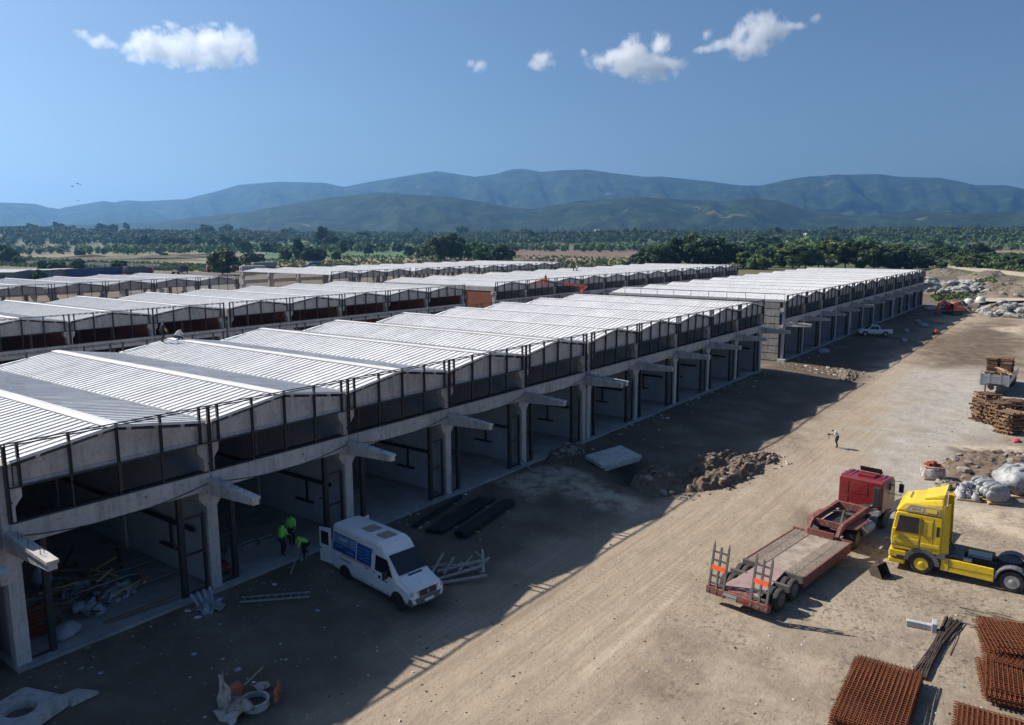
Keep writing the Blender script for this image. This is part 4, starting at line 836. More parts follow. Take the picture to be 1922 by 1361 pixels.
P_(pk, 'tailgate', PW, lambda mb: mb.box(-2.68, -2.62, -.78, .78, .68, 1.13), .01)
P_(pk, 'windscreen', GLASS, lambda mb: mb.hexa([(.62, -.62, 1.72), (.62, .62, 1.72), (1.28, .70, 1.2), (1.28, -.70, 1.2), (.66, -.62, 1.74), (.66, .62, 1.74), (1.32, .70, 1.22), (1.32, -.70, 1.22)]))
for s in (-1, 1):
    P_(pk, 'side_window', GLASS, lambda mb: mb.hexa([(-.6, s*.875, 1.16), (1.1, s*.885, 1.16), (.5, s*.74, 1.66), (-.45, s*.74, 1.66), (-.6, s*.895, 1.16), (1.1, s*.905, 1.16), (.5, s*.76, 1.66), (-.45, s*.76, 1.66)]))
    for x in (-1.55, 1.6): P_(pk, 'wheel_arch', BLACK, lambda mb: mb.xz([(x+.47*math.cos(a), .4+.47*math.sin(a)) for a in np.linspace(-.1, math.pi+.1, 12)], s*.9, s*.94)); wheel(pk, x, s*.82, .38, .25, s, ALU)
    P_(pk, 'tail_lamp', REDL, lambda mb: mb.box(-2.68, -2.6, min(s*.8, s*.9), max(s*.8, s*.9), .75, 1.05)); P_(pk, 'mirror', PW, lambda mb: mb.cbox((.95, s*1.02, 1.2), (.12, .16, .2)))
P_(pk, 'bumper', GREYP, lambda mb: (mb.box(-2.8, -2.66, -.85, .85, .45, .62), mb.box(2.5, 2.68, -.8, .8, .42, .6)), .02)
# ------------------------------------------------------------------ people
def atY(px, py, Y): d = ray(px, py); return CAM+d*((Y-CAM[1])/d[1])
def atX(px, py, X): d = ray(px, py); return CAM+d*((X-CAM[0])/d[0])
q = gp(1571, 840); person('photographer', (q[0], q[1], G(q[0], q[1])), R(128), 'man in pale shirt and black trousers looking down at his camera on the road', cloth('shirt', (.62, .64, .68)), BLACKC, 1.0)
cam_ = thing('camera', 'small dark camera with hanging strap in the hands of the man on the road', 'camera', (q[0]+.70*math.cos(R(128)), q[1]+.70*math.sin(R(128)), G(q[0], q[1])+1.06), R(128))
P_(cam_, 'camera_body', BLACK, lambda mb: (mb.box(-.05, .05, -.09, .09, -.04, .07), mb.cyl((.05, 0, .01), (.13, 0, .01), .04, n=12)), .01); P_(cam_, 'strap', BLACK, lambda mb: mb.tube([(0, .08, 0), (.01, .06, -.25), (.01, .0, -.38), (.01, -.05, -.25), (0, -.08, 0)], .012, 5))
vz = .1
for pz, px, py, fc, lb in (('stand_a', 530, 1043, 5, 'worker in lime green vest standing left among the three beside the van'), ('stand_b', 549, 1022, -150, 'worker in lime green vest standing furthest inside the bay behind the van'), ('bend', 576, 1043, 160, 'worker in lime green vest bending down by the open van door')):
    q = gp(px, py, .1 if pz != 'bend' else .0); person(pz, (q[0], q[1], .1 if q[1] > -.25 else G(q[0], q[1])), R(fc), lb, HIVIS, NAVYC, 1., 'hi-vis workers by the van')
q = gp(304, 642, 8.42); person('roof_stand', (q[0], q[1], 8.40), R(-20), 'man in dark clothes standing on the ridge at the back of the nearest roof', NAVYC, BLACKC)
q = gp(334, 640, 8.40); person('crouch', (q[0], q[1]-.1, 8.36), R(-60), 'man in white shirt crouching at the back edge of the nearest roof', WHITEC, cloth('jeans', (.05, .07, .13)))
q = gp(1076, 511, 8.1); person('talk', (q[0], q[1], 8.12), R(-30), 'man in dark clothes standing on the second row roof', NAVYC, BLACKC, 1.)
q = gp(1083, 511, 8.1); person('talk', (q[0], q[1], 8.12), R(140), 'man in white shirt standing on the second row roof', WHITEC, BLACKC, 1.)
# ------------------------------------------------------------------ boom lift in the street behind the front row
ORED = paint('orange_red_paint', (.62, .06, .012)); bl0 = atY(1088, 556, 41.5); 
bl = thing('boom_lift', 'orange-red boom lift working at the second row facade', 'boom lift', (bl0[0], 41.5, 0), 0)
e1 = atY(1092, 543, 41.5); e2 = atY(1101, 537, 41.2); e3 = atY(1058, 533, 43.2); e4 = atY(1034, 530, 46); bk_ = atY(1023, 526, 47.6)
L_ = lambda v: (v[0]-bl0[0], v[1]-41.5, v[2])
P_(bl, 'base', ORED, lambda mb: (mb.box(-1.2, 1.2, -1., 1., .5, 1.3), mb.box(-1.3, 1.1, -.8, .8, 1.35, 2.1)), .05)
for sx in (-1, 1):
    for sy in (-1, 1): wheel(bl, sx*1.2, sy*1.15, .48, .35, sy, ORED)
P_(bl, 'lower_boom', ORED, lambda mb: (mb.bar((0, 0, 2.0), L_(e1), .38, .42), mb.bar(L_(e1), L_(e2), .42, .5))); P_(bl, 'upper_boom', ORED, lambda mb: mb.bar(L_(e2), L_(e3), .36, .5, w2=.3, h2=.36)); P_(bl, 'fly_boom', STEEL, lambda mb: mb.bar(L_(e3), L_(e4), .2, .24)); P_(bl, 'jib', STEEL, lambda mb: (mb.bar(L_(e4), L_(bk_), .14, .18),))
def bask(mb):
    c = L_(bk_)
    mb.box(c[0]-.9, c[0]+.9, c[1]-.4, c[1]+.4, c[2]-.75, c[2]-.68)
    for z in (-.3, .3):
        for a, b in (((-.9, -.4), (.9, -.4)), ((.9, -.4), (.9, .4)), ((.9, .4), (-.9, .4)), ((-.9, .4), (-.9, -.4))): mb.bar((c[0]+a[0], c[1]+a[1], c[2]+z), (c[0]+b[0], c[1]+b[1], c[2]+z), .05, .05)
    for a in ((-.9, -.4), (.9, -.4), (.9, .4), (-.9, .4)): mb.bar((c[0]+a[0], c[1]+a[1], c[2]-.7), (c[0]+a[0], c[1]+a[1], c[2]+.32), .05, .05)
    mb.box(c[0]-.85, c[0]+.2, c[1]-.43, c[1]-.41, c[2]-.65, c[2]+.25)
P_(bl, 'basket', ORED, bask); person('stand_b', (bk_[0]+.25, bk_[1], bk_[2]-.67), R(80), 'worker in orange vest inside the boom lift basket', ORANGEC, NAVYC)
# ------------------------------------------------------------------ excavator bucket, brick pallet, wrapped pallets
q = gp(1664, 1085); bu = thing('excavator_bucket', 'small rusty brown digger bucket lying in front of the yellow truck', 'bucket', (q[0], q[1], G(q[0], q[1])), R(70))
BUC = mat('brown_steel', (.10, .075, .055), (.06, .045, .035), 5., .7)
def bucket(mb):
    pr_ = [(.0, .0), (.55, .02), (.72, .25), (.62, .52), (.3, .62)]
    for y in (-.38, .38): mb.xz(pr_+[(.0, .05)], y-.015, y+.015)
    for (xa, za), (xb, zb) in zip(pr_[:-1], pr_[1:]): mb.hexa([(xa, -.38, za), (xb, -.38, zb), (xb, .38, zb), (xa, .38, za), (xa, -.38, za+.03), (xb-.02, -.38, zb+.03), (xb-.02, .38, zb+.03), (xa, .38, za+.03)])
P_(bu, 'shell', BUC, bucket)
for k in range(4): P_(bu, 'tooth', BUC, lambda mb: mb.bar((.02, -.33+.22*k, .03), (-.18, -.33+.22*k, .01), .08, .05, w2=.03, h2=.02))
P_(bu, 'lug', BUC, lambda mb: [mb.xz([(.25, .55), (.6, .5), (.5, .82), (.38, .82)], y-.02, y+.02) for y in (-.12, .12)])
def pallet(parent, loc=(0, 0, 0), L=1.2, Wd=1.0, name='pallet'):
    def f():
        mb = MB()
        for k in range(6): mb.box(-L/2, L/2, -Wd/2+k*Wd/6+.01, -Wd/2+(k+1)*Wd/6-.03, .105, .13)
        for x in (-L/2+.06, 0, L/2-.06): mb.box(x-.05, x+.05, -Wd/2, Wd/2, 0, .10)
        return mb.mesh('pallet', [PALEWOOD])
    return put(name, cached(('pallet', L, Wd), f), parent, loc)
WRAP, nt, p = newmat('plastic_wrap'); p.inputs['Base Color'].default_value = (.62, .60, .60, 1); p.inputs['Roughness'].default_value = .25
tb = N(nt, 'ShaderNodeBsdfTransparent'); mx = N(nt, 'ShaderNodeMixShader'); nt.links.new(ramp(nt, noise(nt, 3.5, 6, .7), [(.40, .22), (.62, .85)]), mx.inputs[0]); nt.links.new(tb.outputs[0], mx.inputs[1]); nt.links.new(p.outputs[0], mx.inputs[2]); nt.links.new(mx.outputs[0], nt.nodes['Material Output'].inputs[0]); bump(nt, p, noise(nt, 6, 4), .6, .05)
CLAY = mat('clay_brick', (.30, .075, .035), (.21, .05, .025), 7, .9, vary=.15)
q = gp(1750, 897); br = thing('brick_pallet', 'pallet of red hollow bricks in torn plastic wrap, loose bricks on top', 'bricks', (q[0], q[1], G(q[0], q[1])), R(20)); pallet(br, L=1.3, Wd=1.3)
BM = MB().box(-.145, .145, -.095, .095, 0, .185).box(-.11, -.02, -.0951, .0951, .03, .08).mesh('brick', [CLAY])
for ix in range(4):
    for iy in range(6):
        for iz in range(4):
            if 0 < ix < 3 and 0 < iy < 5 and iz < 3: continue
            put('brick', BM, br, (-.48+ix*.315+.01, -.52+iy*.208, .135+iz*.19))
for k, (x, y, z) in enumerate(((-.2, .0, 0), (.1, .1, 0), (.35, .0, 0), (.1, -.15, 0), (-.1, .25, 0), (-.2, .02, 1), (.38, -.2, 0), (.3, .25, 0))): b = put('brick', BM, br, (x, y, .90+z*.19)); b.rotation_euler[2] = rnd.uniform(-.6, .6)
def blob(name, mt, parent, loc, sx, sy, sz, seed=0, amp=.12, n=14, m=9, flat=.0, rz=0, smooth=True, freq=2.5, cut=False):
    mb = MB(); rings = []
    for j in range(m+1):
        ph = -math.pi/2*(1 if not cut else .12)+(math.pi/2+math.pi/2*(1 if not cut else .12))*j/m; rg = []
        for i in range(n):
            th = 2*math.pi*i/n; x, y, z = math.cos(ph)*math.cos(th), math.cos(ph)*math.sin(th), math.sin(ph)
            k = 1+amp*2*(float(vn(x*freq+seed*7.1+z*2, y*freq+seed*3.3-z, seed))-.5)+amp*(float(vn(x*freq*2.3+seed-z*3, y*freq*2.3+z*2, seed+5))-.5)
            rg.append((x*sx*k, y*sy*k, max(z, -1+flat)*sz*k))
        rings.append(rg)
    mb.loft(rings, cap=True); return mb.build(name, mt, parent, loc, rz, smooth)
P_(br, 'plastic_wrap', WRAP, lambda mb: mb.loft([[(x*k+rnd.uniform(-.02, .02), y*k+rnd.uniform(-.02, .02), z) for x, y in ((-.66, -.66), (0, -.69), (.66, -.66), (.69, 0), (.66, .66), (0, .69), (-.66, .66), (-.69, 0))] for k, z in ((1, .13), (1.02, .35), (.99, .6), (.98, .8), (.8, .93))], cap=False), smooth=True)
GREYC2 = mat('grey_cast_concrete', (.40, .41, .42), (.30, .31, .32), 3., .85, vary=.08)
def cone_piece(r0, r1, h):
    def f():
        mb = MB(); n = 18; R_ = [[(r*math.cos(2*math.pi*i/n), r*math.sin(2*math.pi*i/n), z) for i in range(n)] for r, z in ((r0, 0), (r0, h*.25), (r1, h*.75), (r1, h), (r1-.06, h), (r1-.07, h*.3))]
        mb.loft(R_); return mb.mesh('cone_ring', [GREYC2, BLACK])
    return cached(('cone', r0, r1, h), f)
q = gp(1814, 934); cp = thing('cone_pallet', 'pallet of small grey concrete cones left of the wrapped pallets', 'pallet', (q[0], q[1], G(q[0], q[1])), R(15)); pallet(cp, L=1.6, Wd=1.3)
for k, (x, y) in enumerate(((-.55, -.4), (-.1, -.42), (.38, -.4), (-.3, .0), (.2, .02), (-.5, .4), (.0, .42), (.5, .35))): o = put('cone_ring', cone_piece(.24, .15, .42), cp, (x, y, .135)); o.rotation_euler = (0, 0, k)
o = put('cone_ring', cone_piece(.24, .15, .42), cp, (.45, .1, .72)); o.rotation_euler = (R(70), R(30), 0); o = put('cone_ring', cone_piece(.24, .15, .42), cp, (-.15, .25, .55)); o.rotation_euler = (R(-12), 0, 0)
WR2, nt, p = newmat('milky_wrap'); p.inputs['Roughness'].default_value = .5; nt.links.new(ramp(nt, noise(nt, 2.6, 6, .7), [(.35, (.16, .165, .17)), (.6, (.34, .35, .36))]), p.inputs['Base Color']); bump(nt, p, noise(nt, 5, 5), .8, .06)
q = gp(1856, 936); cq = thing('wrapped_pallet', 'wrapped pallet with two rows of round grey concrete pieces, the middle of three', 'pallet', (q[0], q[1], G(q[0], q[1])), R(35)); pallet(cq, L=2.3, Wd=1.4)
for i in range(6): blob('wrapped_piece', WR2, cq, (-.98+.39*i, 0, .56+.05*(i % 2)), .23, .78, .50, i, .10, 14, 10, .15, freq=3)
for i in range(6): blob('wrapped_piece', WR2, cq, (-.95+.38*i, .1*(i % 2), .95), .2, .62, .28, i+9, .14, 14, 8, .15, freq=3)
q = gp(1897, 925); cw = thing('wrapped_pallet', 'large bulky pallet in milky plastic wrap, rightmost of the wrapped pallets', 'pallet', (q[0]+.3, q[1]-.3, G(q[0], q[1])), R(25)); pallet(cw, L=2.4, Wd=2.2)
blob('wrapped_load', WR2, cw, (0, 0, .85), 1.4, 1.3, .95, 21, .16, 26, 12, .15, freq=3.5); o = put('tyre_ring', cached('tring', lambda: lathe(MB(), [(.42, -.1), (.5, 0), (.42, .1), (.25, .1), (.22, 0), (.25, -.1)], 20).mesh('tyre_ring', [WR2])), cw, (-.2, .1, 1.78)); o.rotation_euler = (R(75), 0, .3)
q = gp(1900, 897); tag(blob('white_sack', WR2, None, (q[0], q[1], G(q[0], q[1])+.18), .75, .4, .32, 8, .3, 16, 8, .4, R(30)), 'crumpled white sack lying behind the large wrapped pallet', 'sack')
q = gp(1908, 829); tag(blob('pink_bag', mat('pink_plastic', (.75, .06, .12), rough=.4), None, (q[0], q[1], G(q[0], q[1])+.08), .55, .25, .14, 12, .4, 12, 6, .4), 'pink plastic bag on the sand at the right edge', 'bag')
# ------------------------------------------------------------------ precast T block, rebar, mesh stacks
q = gp(1748, 1184); tb_ = thing('concrete_post', 'short grey concrete post with a square head lying near the rusty meshes', 'post', (q[0], q[1], G(q[0], q[1])), R(98))
P_(tb_, 'shaft', GREYC2, lambda mb: mb.box(.0, .95, -.11, .11, .02, .26), .015); P_(tb_, 'head', GREYC2, lambda mb: mb.box(-.2, .0, -.26, .26, .0, .42), .02)
a, b = gp(1722, 1272), gp(1790, 1166); rb = thing('rebar_bundle', 'long bundle of dark reinforcing bars running up from the rusty mesh', 'rebar', (0, 0, 0)); REB = mat('dark_rebar', (.075, .05, .038), (.045, .032, .026), 8, .8, vary=.3)
dn = np.array((-(b-a)[1], (b-a)[0])); dn /= np.linalg.norm(dn)
for k in range(44):
    o1, o2 = rnd.uniform(-.30, .30), rnd.uniform(-.34, .34); z = .03+.05*(k % 3)
    P_(rb, 'bar', REB, lambda mb: mb.tube([(a[0]+dn[0]*o1, a[1]+dn[1]*o1, G(a[0], a[1])+z), ((a[0]+b[0])/2+dn[0]*(o1+o2)*.3, (a[1]+b[1])/2+dn[1]*(o1+o2)*.3, G((a[0]+b[0])/2, (a[1]+b[1])/2)+z+.04), (b[0]+dn[0]*o2, b[1]+dn[1]*o2, G(b[0], b[1])+z)], .016, 5))
def loosebar(p0, p1, lb, r=.014):
    a, b = gp(*p0), gp(*p1); mb = MB(); mb.tube([(a[0], a[1], G(a[0], a[1])+.025), ((a[0]+b[0])/2, (a[1]+b[1])/2, G((a[0]+b[0])/2, (a[1]+b[1])/2)+.05), (b[0], b[1], G(b[0], b[1])+.025)], r, 5); tag(mb.build('loose_bar', REB), lb, 'rebar', 'loose bars scattered beside the bundle')
for k, (p0, p1) in enumerate((((1800, 1141), (1905, 1167)), ((1808, 1152), (1895, 1176)), ((1812, 1148), (1880, 1172)), ((1803, 1169), (1860, 1187)), ((1820, 1179), (1880, 1182)), ((1805, 1172), (1783, 1232)), ((1850, 1150), (1900, 1160)))): loosebar(p0, p1, ordn(k+1)+' of the loose thin bars lying right of the rebar bundle, counted from above')
def mesh_sheet(L, Wd, sp):
    def f():
        mb = MB(); r = .011; rr = random.Random(3)
        for i in range(int(L/sp)+1): mb.bar((i*sp, -.04-rr.random()*.03, 0), (i*sp, Wd+.04, rr.uniform(-.01, .02)), r*2, r*2)
        for j in range(int(Wd/sp)+1): mb.bar((-.05-rr.random()*.04, j*sp, .02), (L+.05, j*sp, .02+rr.uniform(-.01, .01)), r*2, r*2)
        return mb.mesh('mesh_sheet', [RUST], fix=False)
    return cached(('sheet', L, Wd, sp), f)
def mesh_stack(label, x, y, rz, L, Wd, n, dz, sp=.15, jit=.02, tilt=0):
    t = thing('mesh_stack', label, 'mesh stack', (x, y, G(x, y)+.05), rz, 'stacks of rusty welded mesh')
    for k in range(n):
        o = put('mesh_sheet', mesh_sheet(L, Wd, sp), t, (rnd.uniform(-jit, jit)*3, rnd.uniform(-jit, jit)*3, .03+k*dz)); o.rotation_euler = (rnd.uniform(-.01, .01), tilt, rnd.uniform(-jit, jit))
m1 = gp(1738, 1287); mesh_stack('rusty welded mesh stack nearest the camera at the bottom, rebar bundle at its corner', m1[0]-4.6, m1[1]+.0, R(2), 4.6, 2.2, 14, .032)
m2 = gp(1800, 1330); mesh_stack('rusty welded mesh stack cut by the bottom edge right of the largest stack', m2[0]-3.0, m2[1]-2.3, R(3), 3.0, 2.2, 8, .032)
m3 = gp(1866, 1300); mesh_stack('lowest rusty mesh pile at the right edge', m3[0]-.5, m3[1]-2.4, R(8), 2.6, 2.6, 14, .035, jit=.06)
mesh_stack('middle rusty mesh pile at the right edge, tilted sheets on it', m3[0]+1.2, m3[1]-2.6, R(-6), 2.6, 2.8, 18, .036, jit=.10)
mesh_stack('tallest rusty mesh pile at the right edge', m3[0]+2.6, m3[1]-2.3, R(14), 2.4, 2.6, 24, .036, jit=.12)
# ------------------------------------------------------------------ things in the shade of the front row
q = gp(478, 1322); mh = thing('manhole_shaft', 'round concrete manhole ring with torn orange plastic and white sack around it', 'manhole', (q[0], q[1], G(q[0], q[1])), 0)
def ringm(r, h, t): 
    n = 26; mb = MB(); mb.loft([[(rr*math.cos(2*math.pi*i/n), rr*math.sin(2*math.pi*i/n), z) for i in range(n)] for rr, z in ((r, -.3), (r, h), (r-t, h), (r-t, -.25))]); return mb
ringm(.52, .22, .09).build('concrete_ring', CONC, mh); P_(mh, 'shaft_shade_disc', BLACK, lambda mb: mb.cyl((0, 0, .0), (0, 0, .04), .42, n=20))  # flat black disc stands in for the shade down the shaft
SACK = mat('dirty_sack', (.50, .43, .38), (.34, .29, .25), 4., .8); OPL = mat('orange_plastic_net', (.55, .14, .06), (.40, .10, .05), 4., .7)
def rag(name, mt, parent, pts, loc=(0, 0, 0), n=9, amp=.1, seed=0, thick=.02):
    """crumpled sheet spanned by four corner points"""
    A, B, C_, D_ = [np.array(x, float) for x in pts]; V = []
    for i in range(n):
        for j in range(n):
            u, v = i/(n-1), j/(n-1); P0 = A*(1-u)*(1-v)+B*u*(1-v)+C_*u*v+D_*(1-u)*v; e = 1
            V.append(P0+np.array((amp*(float(vn(u*5+seed, v*5, seed))-.5)*1.6, amp*(float(vn(u*5, v*5+seed, seed+1))-.5)*1.6, amp*2*(float(vn(u*4+seed*2, v*4, seed+2))-.4))))
    mb = MB(); mb.add(V, [(i*n+j, (i+1)*n+j, (i+1)*n+j+1, i*n+j+1) for i in range(n-1) for j in range(n-1)])
    o = mb.build(name, mt, parent, loc, 0, True); s = o.modifiers.new('thick', 'SOLIDIFY'); s.thickness = thick; return o
rag('white_sack', SACK, mh, [(-1.3, -.2, 0), (-.3, -.7, .25), (-.4, .4, .3), (-1.0, .75, .15)], seed=2, amp=.25); rag('sack_peak', SACK, mh, [(-1.05, .5, .05), (-.6, .3, .2), (-.72, .8, 1.25), (-.80, .9, 1.15)], seed=5, amp=.12)
rag('orange_net', OPL, mh, [(-.2, .55, .1), (.3, 1.1, .15), (.1, 1.45, .35), (-.5, .8, .35)], seed=8); rag('orange_net', OPL, mh, [(.35, -.75, .05), (1.1, .0, .05), (1.1, .05, .4), (.45, -.55, .4)], seed=9); rag('white_rag', SACK, mh, [(.3, .2, .3), (.9, .35, .05), (1.0, .7, .1), (.3, .6, .35)], seed=12); P_(mh, 'stick', PALEWOOD, lambda mb: mb.bar((.2, .9, .3), (1.3, 1.3, .35), .04, .04))
q = gp(40, 1345); sl = thing('cover_slab', 'grey concrete cover slab with a round hole at the bottom left corner', 'slab', (q[0], q[1], G(q[0], q[1])+.02), R(20))
def slabhole(mb):
    n = 28; r = .5; sq = [(1.05*max(-1, min(1, 1.42*math.cos(2*math.pi*i/n))), 1.05*max(-1, min(1, 1.42*math.sin(2*math.pi*i/n)))) for i in range(n)]; ci = [(r*math.cos(2*math.pi*i/n), r*math.sin(2*math.pi*i/n)) for i in range(n)]
    mb.loft([[(x, y, .0) for x, y in ci], [(x, y, .28) for x, y in ci], [(x, y, .28) for x, y in sq], [(x, y, .0) for x, y in sq]], cap=False)
P_(sl, 'slab', CONC, slabhole); P_(sl, 'broken_piece', CONC, lambda mb: mb.hexa([(.9, -1.2, 0), (1.8, -1.5, 0), (1.7, -.7, 0), (1.1, -.5, 0), (.95, -1.2, .18), (1.75, -1.5, .15), (1.65, -.7, .16), (1.1, -.5, .2)]))
a, b = gp(452, 1129), gp(582, 1123); ld = thing('ladder', 'aluminium ladder lying flat in the shade in front of the nearest block', 'ladder', (a[0], a[1], G(a[0], a[1])+.06), math.atan2(b[1]-a[1], b[0]-a[0])); LL = float(np.linalg.norm((b-a)[:2]))
for y in (-.22, .22): P_(ld, 'rail', ALU, lambda mb: mb.box(0, LL, y-.02, y+.02, -.03, .05))
for k in range(9): P_(ld, 'rung', ALU, lambda mb: mb.cyl((LL*(k+.5)/9, -.2, .01), (LL*(k+.5)/9, .2, .01), .018, n=6))
def beams(label, p0, p1, n, wd, sp, lay=1):
    a, b = gp(*p0), gp(*p1); t = thing('steel_beam_stack', label, 'steel beams', (a[0], a[1], G((a[0]+b[0])/2, (a[1]+b[1])/2)), math.atan2(b[1]-a[1], b[0]-a[0]), 'dark steel beams laid out in the shade'); L = float(np.linalg.norm((b-a)[:2]))
    for l in range(lay):
        for k in range(n): j = rnd.uniform(-.2, .2); P_(t, 'beam', STEEL, lambda mb: (mb.box(j, L+j, (k-n/2)*sp, (k-n/2)*sp+wd, .06+l*.16, .08+l*.16), mb.box(j, L+j, (k-n/2)*sp, (k-n/2)*sp+wd, .18+l*.16, .20+l*.16), mb.box(j, L+j, (k-n/2)*sp+wd*.4, (k-n/2)*sp+wd*.6, .08+l*.16, .18+l*.16)))
    for x in (L*.2, L*.8): P_(t, 'sleeper', PALEWOOD, lambda mb: mb.box(x-.05, x+.05, -n*sp/2-.2, n*sp/2+.2, 0, .06))
beams('pair of dark steel beams on the ground closest to the open bays', (775, 993), (865, 935), 2, .12, .16); beams('wide mat of dark steel beams, the middle of three groups', (815, 1002), (915, 937), 8, .12, .135); beams('tightly stacked dark steel beams furthest from the open bays', (862, 1011), (957, 946), 5, .13, .15, 2)
q = gp(858, 1082); sc = thing('scrap_frame_pile', 'tangle of welded steel tube frames lying beside the front of the white van', 'scrap', (q[0], q[1], G(q[0], q[1])), R(15)); TUBE = mat('dull_tube', (.36, .33, .30), (.26, .235, .21), 5., .75)
for k, (p0, p1, r) in enumerate((((-1.1, 1.0, .2), (-.3, 2.0, .95), .06), ((-1.1, .9, .3), (1.0, 1.25, .55), .055), ((-1.0, .6, .15), (.6, -1.1, .45), .06), ((-.5, .8, .3), (.8, -.9, .6), .06), ((-1.2, .3, .1), (.2, -1.5, .2), .06), ((.2, -1.3, .3), (1.7, -.6, .75), .055), ((.5, -.8, .3), (1.8, -.9, .35), .06), ((1.4, -.9, .35), (1.5, -.3, .7), .045), ((-.2, -.2, .4), (1.3, -.2, .5), .045), ((-.6, .4, .3), (.9, .6, .5), .05), ((.1, .9, .3), (.4, -.3, .5), .045), ((.6, -1.0, .1), (1.2, .4, .15), .05), ((-.3, 1.4, .3), (-.1, .5, .6), .045))): P_(sc, 'tube', TUBE, lambda mb: mb.cyl(p0, p1, r*1.35, n=7))
q = gp(1152, 868); cs = thing('concrete_slab', 'tilted grey concrete slab lying across the dug pit', 'slab', (q[0], q[1], G(q[0], q[1])+.25), R(-18), tilt=(R(5), R(-3)))
P_(cs, 'plate', CONC, lambda mb: mb.hexa([(-2.0, -.9, 0), (1.6, -1.2, 0), (1.8, 1.2, 0), (-1.7, 1.2, 0), (-2.0, -.9, .28), (1.6, -1.2, .28), (1.8, 1.2, .28), (-1.7, 1.2, .28)]), .02); P_(cs, 'edge_rib', CONC, lambda mb: mb.box(-1.8, 1.5, -1.12, -.98, -.15, -.003))
a = gp(1022, 890); gr_ = thing('grating_frame', 'small pale frame leaning out of the ground in front of the bays', 'frame', (a[0], a[1], G(a[0], a[1])), R(10)); P_(gr_, 'frame', ALU, lambda mb: [mb.bar(x, y, .06, .06) for x, y in (((0, 0, .06), (1.3, 0, .06)), ((1.3, 0, .06), (1.3, .9, .06)), ((1.3, .9, .06), (0, .9, .06)), ((0, .9, .06), (0, 0, .06)), ((0, .9, .06), (.9, 2.2, .5)))])
# soil heaps with stones
def stone_mesh(k):
    def f():
        r_ = random.Random(k); mb = MB(); n = 7; rings = []
        for j in range(5):
            ph = -1.4+2.8*j/4; rings.append([(math.cos(ph)*math.cos(i*2*math.pi/n)*r_.uniform(.75, 1.2), math.cos(ph)*math.sin(i*2*math.pi/n)*r_.uniform(.7, 1.15), math.sin(ph)*r_.uniform(.6, .85)) for i in range(n)])
        mb.loft(rings); return mb.mesh('stone', [STONE])
    return cached(('stone', k), f)
STONE = mat('rubble_stone', (.29, .25, .215), (.18, .155, .13), 2., .9, vary=.25); SOIL = mat('dug_soil', (.15, .105, .072), (.095, .066, .045), 1.6, .95, bmp=1., bscale=5, dirt=((.26, .21, .16), .8))
def heap(name, label, px, py, rx_, ry_, h, rz, nst, seed, mt=None, smin=.08, smax=.3, cat='heap', group=None, pz=None, smat=None):
    c = gp(px, py) if pz is None else gp(px, py, pz); t = thing(name, label, cat, (c[0], c[1], G(c[0], c[1])-.1), rz, group); n = 64; V = []
    f = lambda x, y: max(0, 1-(x*x+y*y))
    def hz_(x, y): return h*(f(x, y)**.8)*(.45+1.1*float(vn(x*2.4+seed, y*2.4, seed)))+1.1*min(1, 9/rx_)*min(1, f(x, y)*4)*h*float(fbm(x*7*min(2, rx_/3)+seed, y*8+seed, seed+3, 5))-.25*(f(x, y) <= 0)
    for i in range(n):
        for j in range(n): x, y = -1+2*i/(n-1), -1+2*j/(n-1); V.append((x*rx_, y*ry_, hz_(x, y)))
    mb = MB(); mb.add(V, [(i*n+j, (i+1)*n+j, (i+1)*n+j+1, i*n+j+1) for i in range(n-1) for j in range(n-1) if max(V[k][2] for k in (i*n+j, (i+1)*n+j, (i+1)*n+j+1, i*n+j+1)) > -.2]); mb.build('mound', mt or SOIL, t, None, 0, True, fix=False)
    for k in range(nst):
        a, r = rnd.uniform(0, 6.283), math.sqrt(rnd.random())*.95; x, y = r*math.cos(a), r*math.sin(a); s = rnd.uniform(smin, smax)*(1 if rnd.random() < .8 else 1.5)
        me_ = stone_mesh(k % 6); o = put('stone', me_, t, (x*rx_, y*ry_, hz_(x, y)+s*.15)); o.scale = (s*rnd.uniform(.8, 1.6), s, s*rnd.uniform(.6, 1)); o.rotation_euler = (rnd.uniform(-.5, .5), rnd.uniform(-.5, .5), rnd.uniform(0, 6))
        if smat: o.data = smat_mesh(k % 6, smat)
    return t
def smat_mesh(k, mt):
    def f(): m_ = stone_mesh(k).copy(); m_.materials.clear(); m_.materials.append(mt); return m_
    return cached(('sm', k, mt.name), f)
heap('soil_heap', 'brown dug soil heap with pale rubble at the shadow edge beside the pit', 1345, 888, 5.6, 2.4, .85, R(-8), 40, 3, smin=.04, smax=.14)
heap('rubble_heap', 'low heap of grey broken concrete behind the brown soil heap', 1405, 868, 3.6, 1.5, .5, R(-15), 45, 9, smin=.05, smax=.16)
heap('soil_heap', 'low dark soil heap inside the shade next to the tilted slab', 1235, 902, 3.4, 1.8, .6, R(20), 14, 14)
heap('soil_heap', 'small soil heap against the open bays left of the tilted slab', 1062, 850, 2.6, .8, .55, 0, 30, 19)
heap('soil_heap', 'dark soil patch raised behind the brick pallet', 1870, 872, 5.5, 3.0, .5, R(-20), 40, 23)
heap('soil_heap', 'thin dark soil ridge between yellow truck and cone pallet', 1785, 915, 1.6, 1.1, .45, 0, 25, 29)
